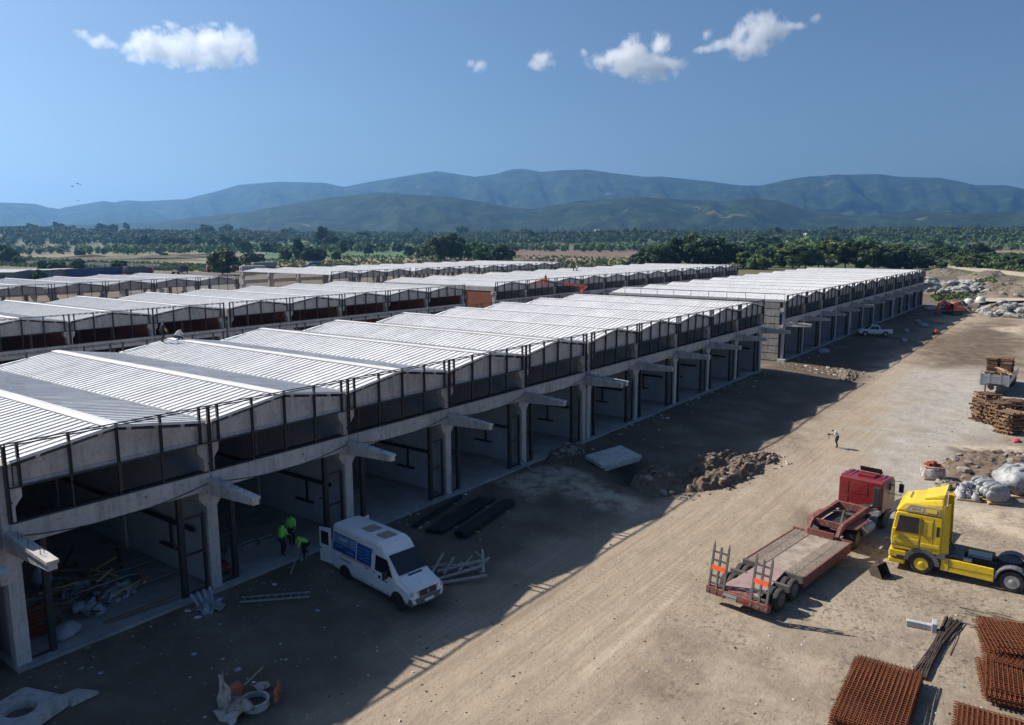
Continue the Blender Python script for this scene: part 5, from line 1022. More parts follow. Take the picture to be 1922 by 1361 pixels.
# junk in the open bays
TARP = mat('white_sheet', (.36, .38, .43), (.24, .26, .31), 5., .5); PIPE = mat('grey_pipe', (.30, .29, .27), (.20, .19, .18), 4., .6)
jk = thing('junk_pile', 'pile of planks, pipes and crumpled white sheets inside the nearest bay', 'junk', (4.4, 4.0, .1), 0)
for k in range(46):
    a = rnd.uniform(-.9, .9)+(.4 if k % 2 else 1.9); L = rnd.uniform(1.2, 3.8); x, y = rnd.gauss(0, 1.25), rnd.gauss(0, 1.5); z = max(.05, .8-.22*(x*x+y*y)**.5)*rnd.random()
    P_(jk, 'plank' if k % 3 else 'pipe', (PALEWOOD, WOOD, PIPE)[k % 3], lambda mb: mb.bar((x, y, z+.05), (x+L*math.cos(a), y+L*math.sin(a), max(.05, z+rnd.uniform(-.3, .25))), .14, .05) if k % 3 else mb.cyl((x, y, z+.08), (x+L*math.cos(a)*.8, y+L*math.sin(a)*.8, max(.08, z+rnd.uniform(-.2, .2))), .06, n=7))
for k in range(9): x, y = rnd.uniform(-1.8, 1.4), rnd.uniform(-3.6, .5); rag('crumpled_sheet', TARP, jk, [(x, y, .05), (x+.9, y+.1, .1), (x+.8, y+.8, .35), (x-.1, y+.7, .25)], seed=30+k, amp=.3)
for k in range(7): P_(jk, 'orange_board', CLAY, lambda mb: mb.cbox((-3.0+rnd.uniform(-.2, .2), -2.2+.3*k, .1+.05*k), (1.6, .25, .08), rnd.uniform(-.4, .4)))
blob('white_bag', TARP, jk, (-2.6, -3.2, .25), .5, .4, .3, 4, .3); blob('white_bag', TARP, jk, (-1.5, 1.6, .9), .4, .4, .45, 6, .3)
PNL = mat('stacked_panel', (.30, .30, .29), (.22, .22, .215), 2., .6, vary=.12)
ps = thing('panel_stack', 'stack of long grey roof panels on the floor of the bay with the workers', 'panels', (10.3, 2.6, .1), 0)
for k in range(9): P_(ps, 'roof_panel', PNL, lambda mb: (mb.box(0, .85, 0, 9.5, 0, .07), mb.box(.05, .12, 0, 9.5, .07, .12), mb.box(.42, .48, 0, 9.5, .07, .12)), loc=(.0+(k % 3)*.9, rnd.uniform(-.3, .3), .13*(k//3)))
cj = thing('clay_pile', 'loose red clay bricks heaped inside the bay beside the nearest doorway', 'bricks', (9.0, .9, .1), 0)
for k in range(24): o = put('brick', BM, cj, (rnd.gauss(0, .22), .5+rnd.gauss(0, .5), rnd.random()*.25)); o.rotation_euler = (rnd.random(), rnd.random(), rnd.random()*3)
fb = thing('floor_beams', 'dark steel sections lying on the floor deep in the third bay', 'steel beams', (18, 8, .1), R(5))
for k in range(5): P_(fb, 'beam', STEEL, lambda mb: mb.box(0, 4.6, k*.5, k*.5+.15, .0, .15), rz=rnd.uniform(-.05, .05))
q = gp(392, 1143); sk = thing('sheet_bundle', 'torn white plastic sheets and short pipes in front of the first column', 'rubbish', (q[0], q[1], G(q[0], q[1])), 0)
for k in range(3): rag('plastic_sheet', TARP, sk, [(-.5+.2*k, -.4, .02), (.4, -.5+.2*k, .05), (.5, .3, .3), (-.4, .4, .15)], seed=50+k, amp=.3)
for k in range(4): P_(sk, 'pipe', TARP, lambda mb: mb.cyl((-.3+.2*k, .1, .1), (-.5+.3*k, .5, .75), .06, n=8))
# worker's profile held by the bending man
a = gp(560, 1057, .3); tag(MB().bar((a[0]-.9, a[1]-.6, .25), (a[0]+1.6, a[1]+1.6, .75), .07, .07).build('metal_profile', ALU), 'pale metal profile propped between the bending worker and the doorway', 'profile')
# scattered litter, stones and crumbs nobody could count
def litter(name, n, region, smin, smax, mts, seed, flat=.5):
    r_ = random.Random(seed); mb = MB()
    for k in range(n):
        x, y = region(r_); s = smin*(smax/smin)**(r_.random()**2.2); a = r_.random()*6.28; z = G(x, y) if y < .3 else .1
        c, s_ = math.cos(a)*s, math.sin(a)*s; h = s*flat*r_.uniform(.4, 1); e = r_.uniform(.5, 1.)
        mb.hexa([(x-c, y-s_, z-.02), (x+s_*e, y-c*e, z-.02), (x+c, y+s_, z-.02), (x-s_*e, y+c*e, z-.02), (x-c*.6, y-s_*.6, z+h), (x+s_*e*.6, y-c*e*.6, z+h*.8), (x+c*.5, y+s_*.5, z+h), (x-s_*e*.6, y+c*e*.7, z+h*.7)], r_.randrange(len(mts)))
    return tag(mb.build(name, mts, fix=False), kind='stuff')
def pxreg(poly):
    xs = [p[0] for p in poly]; ys = [p[1] for p in poly]
    def f(r_):
        while 1:
            x, y = r_.uniform(min(xs), max(xs)), r_.uniform(min(ys), max(ys)); c = False
            for (x0, y0), (x1, y1) in zip(poly, poly[1:]+poly[:1]):
                if (y0 > y) != (y1 > y) and x < (x1-x0)*(y-y0)/(y1-y0)+x0: c = not c
            if c: P = gp(x, y); return P[0], P[1]
    return f
CRUMB = mat('soil_crumb', (.13, .095, .068), (.09, .066, .048), 3., .95); PALEST = mat('pale_chip', (.50, .47, .43), (.40, .37, .33), 3., .9); PAPER = mat('white_litter', (.62, .64, .68), (.5, .52, .55), 3., .8)
litter('scattered_stones', 1700, pxreg([(0, 1361), (0, 1280), (700, 950), (1430, 690), (1760, 600), (1922, 620), (1922, 1361)]), .02, .11, [STONE, CRUMB, CRUMB, PALEST], 1)
litter('facade_rubble', 700, lambda r_: (r_.uniform(0, 120), -.35-abs(r_.gauss(0, .9))), .03, .22, [STONE, PALEST, CRUMB, PAPER], 2)
litter('crossing_rubble', 260, pxreg([(1480, 682), (1560, 690), (1640, 700), (1650, 712), (1560, 706), (1480, 692)]), .06, .4, [STONE, PALEST, WOOD, STONE], 3)
litter('white_litter', 46, pxreg([(60, 1280), (420, 1110), (900, 930), (1380, 730), (1500, 760), (1200, 920), (900, 1060), (500, 1300)]), .05, .22, [PAPER, TARP, TARP, STONE], 4, .25)
litter('heap_crumbs', 420, pxreg([(1255, 900), (1300, 870), (1400, 845), (1470, 850), (1490, 870), (1400, 915), (1300, 940), (1250, 930)]), .04, .22, [CRUMB, STONE, CRUMB, PALEST], 6, .8)
litter('road_crumbs', 500, pxreg([(900, 1361), (1300, 1080), (1560, 900), (1700, 700), (1922, 700), (1922, 1361)]), .02, .07, [CRUMB, STONE], 5)
# ------------------------------------------------------------------ loaded semi-trailer, pallet stacks and plant on the right
def pallet_pile(parent, loc, n, L=1.2, Wd=1.0, jit=.06, name='pallet'):
    for k in range(n):
        o = put(name, cached(('dpal', L, Wd), lambda: _dpal(L, Wd)), parent, (loc[0]+rnd.uniform(-jit, jit), loc[1]+rnd.uniform(-jit, jit), loc[2]+k*.15)); o.rotation_euler = (0, 0, rnd.uniform(-jit, jit))
def _dpal(L, Wd):
    mb = MB()
    for k in range(7): mb.box(-L/2, L/2, -Wd/2+k*Wd/7+.012, -Wd/2+(k+1)*Wd/7-.03, .105, .13)
    for x in (-L/2+.06, 0, L/2-.06): mb.box(x-.05, x+.05, -Wd/2, Wd/2, .02, .10); mb.box(x-.05, x+.05, -Wd/2, Wd/2, 0, .018)
    return mb.mesh('pallet', [WOOD])
q = gp(1846, 741); sm = thing('flatbed_trailer', 'grey dropside trailer loaded with stacked brown timber pallets', 'trailer', (q[0], q[1]-.85, G(q[0], q[1])), R(-1))
SIL = mat('silver_dropside', (.45, .46, .47), (.36, .37, .38), 2., .4, metal=.5)
P_(sm, 'headboard', SIL, lambda mb: (mb.box(0, .06, -1.3, 1.3, 1.1, 2.2), [mb.box(-.05, 0, y-.07, y+.07, 1.05, 2.35) for y in (-1.25, -.5, .5, 1.25)], [mb.box(-.025, 0, -1.2, 1.2, 1.25+.18*k, 1.33+.18*k) for k in range(5)]))
P_(sm, 'bed', STEELG, lambda mb: mb.box(.06, 11, -1.3, 1.3, 1.0, 1.12)); P_(sm, 'chassis', BLACK, lambda mb: [mb.box(.3, 10.8, y-.1, y+.1, .7, 1.0) for y in (-.5, .5)])
for s in (-1, 1):
    for k in range(4): P_(sm, 'dropside', SIL, lambda mb: mb.box(.1+2.7*k, 2.7+2.7*k, min(s*1.24, s*1.3), max(s*1.24, s*1.3), 1.12, 1.75))
    for x in (7.2, 8.5, 9.8): wheel(sm, x, s*1.08, .5, .3, s, STEELG)
    P_(sm, 'landing_leg', STEELG, lambda mb: (mb.box(1.4, 1.55, s*.9-.07, s*.9+.07, .05, 1.0), mb.box(1.3, 1.65, s*.9-.12, s*.9+.12, 0, .06)))
P_(sm, 'spare_rack', BLACK, lambda mb: (mb.cyl((-.16, -.45, .82), (-.02, -.45, .82), .26, n=14), mb.cyl((-.16, .2, .82), (-.02, .2, .82), .26, n=14), mb.box(-.1, -.02, -.9, .6, 1.12, 1.22)))
pl = thing('pallet_load', 'brown timber pallets stacked high on the grey dropside trailer', 'pallets', sm.location+Vector((0, 0, 1.12)), R(-1))
for x, y, n in ((3.6, .65, 16), (3.6, -.6, 13), (5.0, .65, 15), (5.0, -.6, 15), (2.3, .6, 7), (2.3, -.6, 7), (1.0, .6, 6), (1.0, -.6, 6), (6.4, -.6, 15), (6.4, .6, 14)): pallet_pile(pl, (x, y, 0), n)
for k in range(8): P_(pl, 'loose_board', PALEWOOD, lambda mb: mb.cbox((1.3+.18*k, -1.0+.12*k, 1.12+.05*k), (1.8, .12, .03), R(40)+rnd.uniform(-.2, .2)))
for k in range(16): P_(pl, 'broken_board', WOOD, lambda mb: mb.cbox((.7+rnd.random(), rnd.uniform(-1.1, 1.1), 1.0+.25*rnd.random()), (1.0, .1, .03), rnd.uniform(0, 3), tilt=rnd.uniform(-.3, .3)))
for k, (px, py, n, lb) in enumerate(((1850, 771, 7, 'furthest pile of broken timber offcuts in front of the dropside trailer'), (1846, 790, 7, 'leftmost pile of broken timber offcuts below the dropside trailer'), (1870, 797, 9, 'middle dense pile of broken timber offcuts below the dropside trailer'), (1898, 790, 8, 'pile of timber offcuts touching the right edge of the picture'), (1893, 812, 8, 'nearest pile of broken timber offcuts at the right edge'))):
    q = gp(px, py); t = thing('timber_pile', lb, 'timber', (q[0], q[1], G(q[0], q[1])), rnd.uniform(0, 3), 'piles of timber offcuts by the trailer')
    for l in range(n+4):
        for j in range(11): a = rnd.uniform(-.25, .25)+(math.pi/2 if l % 2 else 0); o = (j-5)*.15; P_(t, 'offcut', WOOD, lambda mb: mb.cbox((o if l % 2 else rnd.uniform(-.25, .25), rnd.uniform(-.25, .25) if l % 2 else o, .08+l*.16), (rnd.uniform(1.1, 1.9), .10, .11), a, tilt=rnd.uniform(-.08, .08)))
# tracked excavator
q = gp(1788, 591); ex = thing('excavator', 'orange tracked excavator parked in the shade at the end of the far row', 'excavator', (q[0], q[1], G(q[0], q[1])), R(150))
for s in (-1, 1): P_(ex, 'track', BLACK, lambda mb: mb.xz([(-1.6, .15), (-1.3, 0), (1.3, 0), (1.6, .15), (1.6, .6), (1.3, .75), (-1.3, .75), (-1.6, .6)], s*1.0-.25, s*1.0+.25), .03)
P_(ex, 'body', ORED, lambda mb: mb.box(-1.8, .9, -1.2, 1.2, .9, 1.9), .1); P_(ex, 'cab', ORED, lambda mb: mb.box(-.1, 1.3, .2, 1.15, .95, 2.7), .08); P_(ex, 'cab_glass', GLASS, lambda mb: (mb.box(.05, 1.32, .3, 1.05, 1.6, 2.5)))
P_(ex, 'boom', ORED, lambda mb: (mb.bar((.8, -.2, 1.5), (2.6, -.2, 3.2), .35, .45), mb.bar((2.6, -.2, 3.2), (4.2, -.2, 2.4), .32, .4))); P_(ex, 'arm', ORED, lambda mb: mb.bar((4.2, -.2, 2.5), (4.6, -.2, .7), .28, .35)); P_(ex, 'bucket', STEELG, lambda mb: mb.xz([(4.4, .75), (4.9, .7), (5.0, .2), (4.5, .0), (4.1, .3)], -.6, .2))
q = gp(1760, 606); t = thing('timber_stack', 'flat stack of orange boards in the shade beside the excavator', 'timber', (q[0], q[1], G(q[0], q[1])), R(20))
for k in range(14): P_(t, 'board', PALEWOOD, lambda mb: mb.cbox((rnd.uniform(-.3, .3), (k % 5)*.3-.6, .08+.12*(k//5)), (4., .26, .08), rnd.uniform(-.06, .06)))
q = gp(1757, 627); tag(blob('red_barrow', ORED, None, (q[0], q[1], G(q[0], q[1])+.35), .7, .45, .4, 3, .35, 12, 7, .4), 'small red machine at the shadow edge of the far row', 'machine')
for k, (px, py, r, lb) in enumerate(((1818, 575, 1.15, 'left of two round white tanks beyond the far row'), (1840, 570, 1.1, 'right of two round white tanks beyond the far row'))):
    q = gp(px, py); t = thing('white_tank', lb, 'tank', (q[0], q[1], G(q[0], q[1])), 0, 'round white tanks'); mb = MB(); n = 20
    mb.loft([[(rr*r*math.cos(2*math.pi*i/n), rr*r*math.sin(2*math.pi*i/n), z*r) for i in range(n)] for rr, z in ((.85, 0), (1, .4), (1, .9), (.9, 1.3), (.6, 1.6), (.2, 1.68))]); mb.build('shell', mat('tank_white', (.55, .55, .54), rough=.5), t, None, 0, True); P_(t, 'lid', GREYP, lambda mb: mb.cyl((0, 0, 1.66*r), (0, 0, 1.76*r), .22*r, n=12))
for px, py, s, lb in ((1697, 641, .8, 'white sacks on the shaded ground near the pickup'), (1735, 614, 1., 'pale blue wrapped bale standing in the shade of the far row'), (1722, 606, .9, 'pale sack in the shade deeper than the wrapped bale'), (1545, 663, .9, 'white sack near the corner of the far right block'), (1700, 623, .7, 'small white bag between pickup and wrapped bale'), (1270, 743, .4, 'torn white plastic bag on the shaded ground in front of the second block')):
    q = gp(px, py); tag(blob('sack', TARP, None, (q[0], q[1], G(q[0], q[1])+.25*s), s, s*.6, .5*s, int(px), .35, 12, 7, .4, px), lb, 'sack')
GREYROCK = mat('grey_boulder', (.33, .32, .30), (.22, .215, .20), .8, .92, vary=.25); BANK = mat('earth_bank', (.19, .15, .11), (.11, .085, .06), .5, .95, bmp=1., bscale=1.2, dirt=((.085, .11, .045), .85))
for px in np.linspace(1758, 1822, 3): heap('rock_heap', ordn(int(round((px-1758)/32))+1)+' heap of big grey boulders from left, beyond the far row', px, 549, 10, 5, 2.2, R(15), 85, int(px), BANK, .7, 1.5, group='boulder heaps beyond the far row', smat=GREYROCK)
heap('rubble_heap', 'wide spread of grey broken slabs at the right edge past the tanks', 1900, 588, 14, 6, 1.6, R(-10), 110, 71, BANK, .4, 1.0, smat=GREYROCK)
for k, (px, py, a, b, h, lb) in enumerate(((1885, 552, 24, 10, 3.4, 'long earth bank with green patches right of the boulders'), (1775, 515, 26, 10, 2.2, 'brown earth mound under the pale track behind the far row'), (1850, 523, 26, 10, 3., 'dark spoil mound below the curving pale track'), (1800, 578, 12, 5, 1.6, 'brown soil mound left of the white tanks'), (1590, 705, 5, 1.2, .5, 'thin rubble ridge across the road between the blocks'), (1770, 480, 40, 14, 4, 'tan sand mound near the river'), (1680, 463, 50, 14, 5, 'far sand mound beyond the river'), (950, 492, 30, 10, 3, 'dry grassy bank beyond the third row'), (230, 487, 60, 10, 4.5, 'dark eroded bank above the concrete wall'), (350, 484, 50, 10, 4, 'eroded bank right of the wall, with bare soil'))):
    heap('earth_mound', lb, px, py, a, b, h*.8, R(-35 if px < 1000 else 10), 26 if px > 1700 else 0, 80+k, BANK if k not in (5, 6) else FDRY, smin=.2, smax=.6)
# ------------------------------------------------------------------ yard and sheds at far left
def simple(px0, px1, py, depth, h, name, label, cat, mt, roofm=None, roof=.25, windows=0, group=None):
    a, b = gp(px0, py), gp(px1, py); L = float(np.linalg.norm((b-a)[:2])); t = thing(name, label, cat, (a[0], a[1], 0), math.atan2(b[1]-a[1], b[0]-a[0]), group)
    P_(t, 'wall', mt, lambda mb: mb.box(0, L, 0, depth, -.2, h))
    P_(t, 'roof', roofm or mt, lambda mb: mb.hexa([(-.4, -.5, h), (L+.4, -.5, h), (L+.4, depth+.4, h+roof), (-.4, depth+.4, h+roof), (-.4, -.5, h+.15), (L+.4, -.5, h+.15), (L+.4, depth+.4, h+roof+.15), (-.4, depth+.4, h+roof+.15)]))
    for k in range(windows): P_(t, 'window', GLASS, lambda mb: mb.box(L*(k+.3)/windows, L*(k+.6)/windows, -.03, .05, h*.35, h*.7))
    return t
SHEDG = mat('shed_grey', (.26, .26, .26), (.20, .20, .20), .8, .8); SHEDR = mat('shed_roof', (.36, .35, .34), (.27, .26, .25), .8, .7); BLUT = mat('blue_sheet', (.04, .09, .24), (.03, .06, .16), .8, .6); CONT = mat('container_red', (.28, .05, .03), (.20, .035, .02), 1., .6); PALEB = mat('pale_box', (.58, .58, .56), (.48, .48, .46), .8, .6)
simple(-60, 28, 527, 10, 3.2, 'site_shed', 'low grey shed at the left edge behind the third row', 'shed', SHEDG, SHEDR, .8, 2)
simple(30, 92, 524, 8, 3.6, 'site_cabin', 'long grey cabin with flat roof right of the left edge shed', 'shed', SHEDG, SHEDR, .1, 3)
simple(90, 120, 521, 7, 3.4, 'site_cabin', 'small brown and grey cabin between long cabin and blue fence', 'shed', mat('brown_cabin', (.24, .19, .15), rough=.8), SHEDR, .1, 2)
a, b = gp(119, 521), gp(232, 514); bf = thing('sheet_fence', 'tall blue sheet metal fence behind the third row', 'fence', (a[0], a[1], 0), math.atan2(b[1]-a[1], b[0]-a[0])); L = float(np.linalg.norm((b-a)[:2]))
for k in range(24): P_(bf, 'sheet', BLUT, lambda mb: mb.box(L*k/24, L*(k+1)/24-.05, 0, .05+.03*(k % 2), -.1, 3.4))
a, b = gp(50, 497), gp(300, 505); wl = thing('boundary_wall', 'long pale concrete boundary wall beyond the parked trucks', 'wall', (a[0], a[1], 0), math.atan2(b[1]-a[1], b[0]-a[0])); L = float(np.linalg.norm((b-a)[:2])); WALLM = mat('pale_wall', (.42, .40, .37), (.33, .31, .285), .3, .9, vary=.12)
for k in range(40): P_(wl, 'wall_panel', WALLM, lambda mb: mb.box(L*k/40, L*(k+1)/40-.1, 0, .2, -.2, 2.6))
for k in range(0, 41, 2): P_(wl, 'post', CONC, lambda mb: mb.box(L*k/40-.15, L*k/40+.12, -.06, .26, -.2, 2.75))
simple(160, 232, 508, 6, .35, 'concrete_pad', 'thin pale concrete strip lying in front of the boundary wall', 'slab', PALEB, PALEB, .02)
def lorry(px, py, rz, cabm, bodym, label, L=7., bh=1.6, box=True, rig=False):
    q = gp(px, py); t = thing('parked_lorry', label, 'truck', (q[0], q[1], 0), R(rz), 'lorries parked behind the third row'); t.scale = (1.2, 1.2, 1.2)
    P_(t, 'cab', cabm, lambda mb: mb.xz([(0, .7), (0, 2.9), (1.5, 2.8), (1.9, 1.8), (1.95, .7)], -1.2, 1.2), .08); P_(t, 'windscreen', GLASS, lambda mb: mb.hexa([(1.6, -1.0, 2.7), (1.6, 1.0, 2.7), (1.93, 1.0, 1.85), (1.93, -1.0, 1.85), (1.66, -1.0, 2.7), (1.66, 1.0, 2.7), (1.99, 1.0, 1.85), (1.99, -1.0, 1.85)]))
    P_(t, 'chassis', BLACK, lambda mb: mb.box(-L, .2, -.5, .5, .6, .95))
    if rig: P_(t, 'lattice_deck', STEELG, lambda mb: [mb.bar((-L*k/6, s*1.2, 1.0), (-L*(k+1)/6, s*1.2, 1.0+.3*(k+1)), .15, .2) for k in range(6) for s in (-1, 1)]+[mb.bar((-L*k/6, -1.2, 1.0+.3*k), (-L*k/6, 1.2, 1.0+.3*k), .12, .12) for k in range(7)]+[mb.bar((-L*k/6, s*1.2, 1.0+.3*k), (-L*k/6, s*1.2, 3.2), .1, .1) for k in range(7) for s in (-1, 1)])
    elif box: P_(t, 'load_body', bodym, lambda mb: (mb.box(-L, -.3, -1.25, 1.25, 1.0, 1.1), mb.box(-L, -.3, -1.25, -1.17, 1.1, 1.1+bh), mb.box(-L, -.3, 1.17, 1.25, 1.1, 1.1+bh), mb.box(-.38, -.3, -1.17, 1.17, 1.1, 1.1+bh+.3), mb.box(-L, -L+.08, -1.17, 1.17, 1.1, 1.1+bh)))
    for s in (-1, 1):
        for x in (.9, -L+1.0, -L+2.2): wheel(t, x, s*1.05, .5, .35, s, STEELG)
lorry(240, 514, 150, mat('grey_cab', (.35, .36, .37), rough=.5), STEELG, 'grey lorry beside the blue fence, bonnet to the left', 8)
lorry(278, 515, -40, REDP, STEELG, 'dark red cabbed lorry in the middle of the parked row', 8, .8)
lorry(345, 513, 40, BLACK, STEELG, 'black lorry carrying a raised lattice ramp', 10, rig=True)
lorry(397, 511, 160, CONT, CONT, 'red tipper lorry left of the leafy tree', 8, 1.4); lorry(443, 511, 160, CONT, CONT, 'red tipper lorry right of the leafy tree', 7, 1.4)
def boxtrailer(px, py, rz, label, L=12, mt=PALEB, h=2.7):
    q = gp(px, py); t = thing('box_trailer', label, 'trailer', (q[0], q[1], 0), R(rz), 'pale box trailers behind the third row'); P_(t, 'box', mt, lambda mb: mb.box(0, L, -1.3, 1.3, 1.1, 1.1+h), .04); P_(t, 'chassis', BLACK, lambda mb: mb.box(.3, L-.3, -.5, .5, .7, 1.1)); P_(t, 'cooler', GREYP, lambda mb: mb.cyl((-.08, 0, 2.5), (0, 0, 2.5), .7, n=16))
    for s in (-1, 1):
        for x in (L-2.6, L-1.3): wheel(t, x, s*1.1, .5, .3, s, STEELG)
        P_(t, 'leg', STEELG, lambda mb: mb.box(1.5, 1.65, s*.9-.07, s*.9+.07, 0, 1.1))
boxtrailer(452, 515, -8, 'pale box trailer with round cooler end behind the third row'); boxtrailer(474, 506, -5, 'grey box trailer further back, partly behind the roofs', 14, SHEDR)
q = gp(588, 499); tag(blob('tarped_heap', BLUT, None, (q[0], q[1], .6), 6, 3, 1.8, 5, .3, 18, 9, .4), 'dark blue tarpaulin heap behind the third row', 'tarp')
# ------------------------------------------------------------------ far houses, silo
WHITEW = mat('house_white', (.66, .65, .62), (.58, .57, .54), .5, .8); TILE = mat('house_tile', (.28, .11, .07), (.22, .085, .055), .8, .8)
def house(P0, L, D, h, rz, label, roofm=None, group='far houses', name='house'):
    t = thing(name, label, 'house', P0, rz, group); P_(t, 'wall', WHITEW, lambda mb: mb.box(-L/2, L/2, -D/2, D/2, -1, h)); rm = roofm or TILE
    P_(t, 'roof', rm, lambda mb: mb.prism([(-L/2-.4, -D/2-.5, h), (-L/2-.4, D/2+.5, h), (-L/2-.4, 0, h+D*.28)], (L+.8, 0, 0)))
    for k in range(3): P_(t, 'window', GLASS, lambda mb: mb.box(-L*.35+L*.3*k, -L*.35+L*.3*k+1.2, -D/2-.04, -D/2, h*.45, h*.75))
house(gp(217, 466), 15, 9, 8, R(-20), 'white roofed house among the trees at left', mat('white_roof', (.75, .76, .77), rough=.5)); house(gp(78, 459), 26, 12, 5, R(10), 'long low house with pale hipped roof at far left', SHEDR); house(gp(150, 467), 16, 8, 3, R(-30), 'dark low barn on the meadow at left', SHEDG)
q = gp(1512, 463); sil = thing('silo', 'pair of white silos at a plant beyond the trees', 'silo', (q[0], q[1], 0), R(40))
for k in range(2): P_(sil, 'silo_tube', WHITEW, lambda mb: (mb.cyl((k*7, 0, -1), (k*7, 0, 25), 3, n=16), mb.cyl((k*7, 0, 25), (k*7, 0, 27), 3, .6, n=16)))
for k in range(3): P_(sil, 'plant_shed', PALEB, lambda mb: mb.box(14+22*k, 32+22*k, -6, 6, -1, 5+k))
simple(965, 1005, 456.2, 30, 5, 'farm_shed', 'long pale farm shed beyond the brown field', 'shed', PALEB, SHEDR, 1.)
# ------------------------------------------------------------------ low wooded rise under the far trees
def rise(x, y):
    r = np.hypot(x-CAM[0], y-CAM[1]); return sst(1250, 2100, r)*(1-sst(2900, 3500, r))*(26+26*fbm(x*.0016, y*.0016, 91, 4))
th = np.linspace(HD-1.25, HD+1.25, 260); rr = np.linspace(1200, 3560, 60); TT, RR = np.meshgrid(th, rr); X_, Y_ = CAM[0]+RR*np.cos(TT), CAM[1]+RR*np.sin(TT); Z_ = rise(X_, Y_)-.6+.7*sst(1200, 1300, RR)
mb = MB(); mb.v = np.stack([X_, Y_, Z_], -1).reshape(-1, 3).tolist(); n = 260; mb.f = [(i*n+j, (i+1)*n+j, (i+1)*n+j+1, i*n+j+1) for i in range(59) for j in range(n-1)]; mb.m = [0]*len(mb.f)
tag(mb.build('low_rise', mat('wooded_ground', (.05, .07, .028), (.10, .11, .05), .01, .95), smooth=True), kind='structure')
for k in range(26):
    px = (60, 330, 420, 500, 640, 700, 790, 868, 960, 1030, 1063, 1120, 1200, 1290, 1333, 1400, 1520, 1560, 1590, 1640, 1752, 1800, 1815, 1840, 1872, 1910)[k]; d = rnd.uniform(2500, 3200); P0 = far(px, d); P0[2] = float(rise(P0[0], P0[1]))+rnd.uniform(4, 16)
    house(P0, rnd.uniform(10, 18), 10, rnd.uniform(6, 9), rnd.uniform(0, 3), ordn(k+1)+' tiny white house from the left at the foot of the hills', rnd.choice([TILE, SHEDR]), 'tiny houses at the foot of the hills')
# ------------------------------------------------------------------ trees
def quads(mb_v, mb_f, C_, nrm, size, rs):
    n = len(C_); u = np.cross(nrm, rs.normal(size=(n, 3))); u /= np.linalg.norm(u, axis=1)[:, None]+1e-9; v = np.cross(nrm, u); s = (size*rs.uniform(.6, 1.3, n))[:, None]
    P = np.stack([C_-u*s-v*s*.6, C_+u*s*.2-v*s, C_+u*s+v*s*.5, C_-u*s*.3+v*s], 1).reshape(-1, 3); b = sum(len(x) for x in mb_v); mb_v.append(P); mb_f.append(np.arange(n*4).reshape(-1, 4)+b)
def mesh_np(name, V, Fq, mt):
    V = np.concatenate(V); Fq = np.concatenate(Fq); me = bpy.data.meshes.new(name); me.vertices.add(len(V)); me.vertices.foreach_set('co', V.ravel()); me.loops.add(Fq.size); me.loops.foreach_set('vertex_index', Fq.ravel()); me.polygons.add(len(Fq)); me.polygons.foreach_set('loop_start', np.arange(0, Fq.size, 4)); me.polygons.foreach_set('loop_total', np.full(len(Fq), 4)); me.update(); me.materials.append(mt); return me
def crown(seed, w_, h0, h1, ncl, nl, ls, mt, cone=0.):
    rs = np.random.RandomState(seed); V, F_ = [], []; zc, hz = (h0+h1)/2, (h1-h0)/2
    for k in range(ncl):
        d = rs.normal(size=3); d /= np.linalg.norm(d); r = rs.uniform(.40, 1.12)**.8; c = np.array((d[0]*w_*r, d[1]*w_*r, zc+d[2]*hz*r)); t = (c[2]-h0)/(h1-h0); f = 1-cone*t; c[:2] *= f; cr = rs.uniform(.18, .36)*w_*(1-.4*cone*t)
        dd = rs.normal(size=(nl, 3)); dd /= np.linalg.norm(dd, axis=1)[:, None]; rad = cr*rs.uniform(.35, 1.05, nl)**.6; C_ = c+dd*rad[:, None]*np.array((1.1, 1.1, .8)); quads(V, F_, C_, dd+rs.normal(size=(nl, 3))*.5, ls, rs)
    return mesh_np('crown', V, F_, mt)
def trunk(seed, h0, h1, r):
    rs = random.Random(seed); mb = MB(); mb.cyl((0, 0, -.3), (0, 0, h0*1.15), r, r*.7, n=8); mb.cyl((0, 0, h0*1.15), (rs.uniform(-.3, .3), rs.uniform(-.3, .3), h1*.8), r*.7, r*.2, n=6)
    for k in range(6): a = k*1.05+rs.random(); z = h0+(h1-h0)*rs.uniform(.0, .45); L = (h1-h0)*rs.uniform(.25, .42); mb.cyl((0, 0, z), (L*math.cos(a), L*math.sin(a), z+L*.8), r*.45, r*.12, n=5)
    return mb.mesh('trunk', [BARK])
KIND = []   # name, look, crown, trunk, height, kind word
for nm, look, w_, h0, h1, ncl, nl, ls, mt, cn, tr_ in (('broadleaf_tree', 'round broadleaf', 4.6, 1.6, 10.5, 46, 60, .42, LEAF, .1, .28), ('broadleaf_tree', 'tall broadleaf', 4.0, 1.8, 13, 48, 60, .42, LEAFD, .25, .3), ('broadleaf_tree', 'wide dark', 6.0, 1.3, 11, 60, 60, .45, LEAFD, .15, .34), ('broadleaf_tree', 'fresh green', 3.8, 1.2, 9, 42, 60, .38, LEAFL, .1, .22), ('poplar_tree', 'slim upright', 1.9, 1.2, 13.5, 40, 50, .36, LEAFD, .45, .22), ('bush', 'leafy', 2.4, .1, 3.4, 30, 50, .30, LEAF, .1, .1), ('bush', 'dark', 3.0, .1, 4.2, 34, 50, .32, LEAFD, .1, .12), ('bush', 'pale green', 2.2, .1, 2.6, 28, 45, .28, LEAFL, .1, .1)):
    i = len(KIND); KIND.append((nm, look, crown(100+i, w_, h0, h1, ncl, nl, ls, mt, cn), trunk(200+i, h0, h1, tr_), h1))
TREES = []
def tree(px, py, hpx, kind, zone, wf=1.): TREES.append((px, py, hpx, kind, zone, wf))
